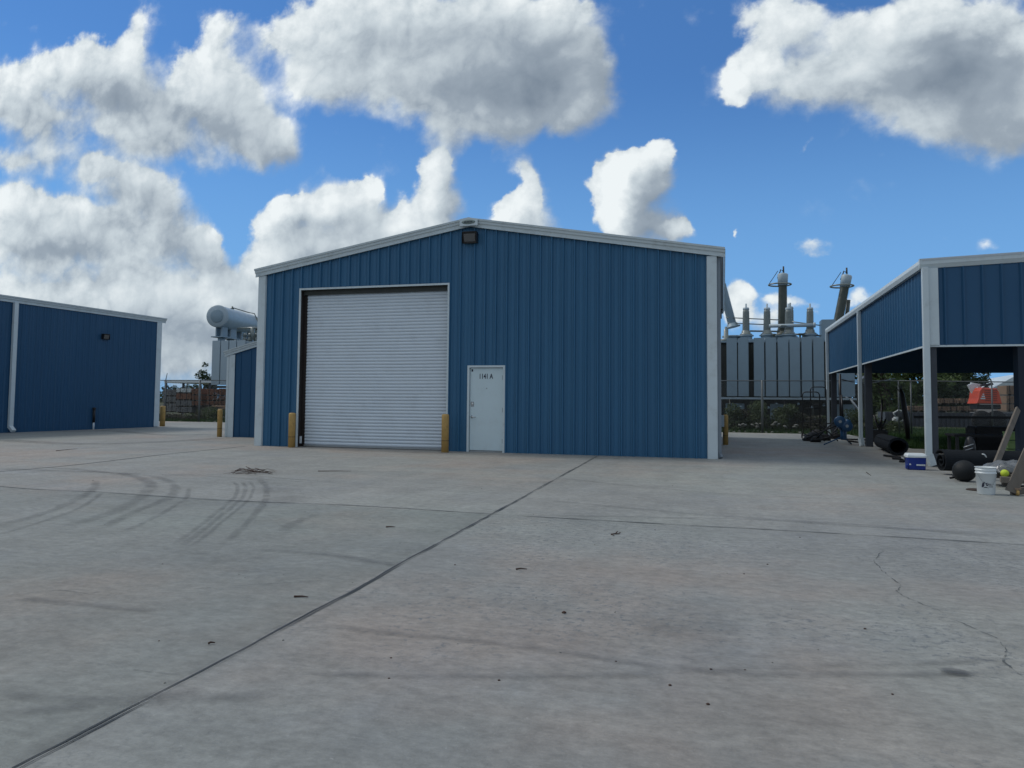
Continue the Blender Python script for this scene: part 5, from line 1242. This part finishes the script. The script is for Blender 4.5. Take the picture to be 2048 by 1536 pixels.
# lime green crate stack and equipment behind
gx = P(2021, 900, 19.2)
gc = thing('plastic_crate', 'lime green plastic crate stack left of the right canopy post', 'crate', (gx.x, 19.2, 0))
for k in range(3):
    z0 = .38+k*.20-.20; a_ = P(2016, 900, 19.2).x
    mb = MB(); mb.box(a_, a_+.42, 19.2, 19.5, z0, z0+.18, bev=.012); mb.box(a_-.01, a_+.43, 19.19, 19.51, z0+.155, z0+.185, bev=.004); mb.build('tier', M_greenp, gc)
mb = MB(); mb.box(a_+.02, a_+.4, 19.22, 19.48, 0, .178); mb.build('base', M_black, gc)
gb = thing('gear_bag', 'black gear bag with grey straps on top of the turf roll', 'bag', (P(1940, 900, 16.6).x, 16.6, 0))
c = P(1941, 897, 16.7)
mb = MB(); bmesh.ops.create_uvsphere(mb.bm, u_segments=24, v_segments=14, radius=1, matrix=Matrix.Translation((c.x, 16.75, .52)) @ Matrix.Diagonal((.11, .14, .22, 1)))
for f in mb.bm.faces: f.smooth = True
for v in mb.bm.verts:
    v.co += Vector((mnoise.noise(v.co*4), 0, mnoise.noise(v.co*4+Vector((3, 3, 3)))))*.05; v.co.z = max(0, v.co.z)
mb.build('body', M_black, gb)
mb = MB()
for a_, b_ in (((1927, 895), (1947, 888)), ((1930, 901), (1946, 896)), ((1934, 905), (1942, 904))): mb.rings([P(*a_, 16.42), P(*b_, 16.42)], .010, 6)
mb.build('strap', M_steel, gb)
mb = MB(); mb.rings([P(1964, 908, 16.0), P(1969, 909, 16.0), P(1973, 915, 16.0)], .012, 6)
solo(mb, 'hook_strap', M_white, 'small white curved strap on top of the dark turf roll', 'strap', P(1969, 910, 16.0))
# dark storage table deeper in the canopy
tb = thing('work_table', 'long dark table standing inside the canopy', 'table', (7.2, 22.5, 0))
mb = MB(); mb.box(5.9, 9.4, 22.2, 23.1, .52, .58, bev=.01); mb.build('table_top', M_dark, tb)
for x in (5.95, 9.28):
    for y in (22.25, 22.98): mb = MB(); mb.box(x, x+.07, y, y+.07, 0, .52); mb.build('leg', M_black, tb)
mb = MB(); mb.box(6.9, 12.5, 24.0, 24.9, 0, .75, bev=.05); mb.box(6.95, 12.45, 23.98, 24.0, .1, .65)
solo(mb, 'storage_chest', M_dark, 'long black storage chest in the shade at the back of the canopy', 'chest', (9, 24, 0))

# ================================================================== LITTER ON THE CONCRETE
def twig(mb, a, b, r, bend=.02, rng=random):
    m_ = (a+b)/2+Vector((rng.uniform(-bend, bend), rng.uniform(-bend, bend), rng.uniform(0, bend*.6))); mb.rings([a, m_, b], [r, r*.8, r*.4], 5)
rng = random.Random(8); mb = MB()
P0 = [((470, 944), (500, 942)), ((478, 940), (506, 947)), ((488, 948), (520, 945)), ((500, 941), (545, 947)), ((495, 944), (546, 950)), ((492, 938), (503, 948)), ((505, 949), (530, 943)), ((466, 949), (488, 941)), ((497, 940), (511, 952)), ((510, 943), (541, 949)), ((484, 943), (497, 951))]
for u, v in P0:
    h1, h2 = rng.uniform(.015, .07), rng.uniform(.01, .04); a_, b_ = G(*u)+Vector((0, 0, h1)), G(*v)+Vector((0, 0, h2)); twig(mb, a_, b_, .006, .05, rng)
for _ in range(26):
    a_ = G(rng.uniform(468, 538), rng.uniform(941, 950)); b_ = a_+Vector((rng.uniform(-.5, .5), rng.uniform(-.35, .35), 0)); a_.z = rng.uniform(.004, .04); b_.z = rng.uniform(.004, .03); twig(mb, a_, b_, rng.uniform(.002, .005), .05, rng)
solo(mb, 'twig_pile', M_twig, 'small pile of dry twigs on the concrete in front of the left bollard', 'twigs', G(505, 946))
tw = [((1222, 1070), (1240, 1068), 'forked dry twig on the concrete right of the diagonal joint'), ((1032, 1140), (1054, 1140), 'short straight stick in the middle of the yard'), ((588, 1195), (616, 1196), 'short stick left of the diagonal joint'), ((772, 1055), (790, 1055), 'short stick above the diagonal joint'), ((112, 902), (155, 898), 'thin stick on the concrete by the left building'), ((636, 943), (702, 943), 'long thin stick in front of the roll-up door'), ((1733, 945), (1742, 952), 'dark stick on the concrete left of the canopy'), ((416, 1290), (430, 1288), 'tiny stick low on the left slab')]
for i, (u, v, lb_) in enumerate(tw):
    mb = MB(); a_, b_ = G(*u)+Vector((0, 0, .008)), G(*v)+Vector((0, 0, .008)); twig(mb, a_, b_, .007, .012, rng)
    if i == 0:
        m_ = (a_+b_)/2; twig(mb, m_, G(1236, 1066)+Vector((0, 0, .02)), .006, .02, rng); twig(mb, a_+(b_-a_)*.3, G(1228, 1073)+Vector((0, 0, .01)), .005, .02, rng)
    solo(mb, 'stick', M_twig, lb_, 'stick', a_, 'loose sticks on the concrete')
mb = MB()
spots = [(610, 1024), (763+200, 977), (1128, 1226), (1072, 1196), (910, 1130), (1380-140, 1066), (325, 1128), (490, 1155), (318, 1282), (782, 1316), (778, 1357), (998, 1361), (1232, 1323), (1422, 1339), (1340, 1371), (1535, 1129), (1730, 1258), (1488, 1148), (1490, 1340), (186, 961), (430, 963), (1416, 1409), (1785, 1389), (1345, 972), (1310, 1060), (1600, 1075), (740, 1040), (320, 913)]
for (x, y) in spots:
    q = G(x, y); r = rng.uniform(.003, .009)
    if (x, y) == (1128, 1226): r = .014
    mb.lathe((q.x, q.y, 0), [(r, 0), (r*1.1, r*.4), (r*.5, r*.8)], 7)
lab(mb.build('pebbles', M_twig), 'tiny dark pebbles and crumbs scattered on the concrete', 'pebbles', None, 'stuff')
mb = MB()
for _ in range(220):
    y_ = rng.uniform(1, 1); X = rng.uniform(-14, 5); Y = rng.uniform(2.0, 17); r = rng.uniform(.002, .006)
    mb.lathe((X, Y, 0), [(r, 0), (r, r*.6), (r*.4, r)], 5)
lab(mb.build('grit', M_stone), 'fine pale grit scattered on the concrete', 'grit', None, 'stuff')
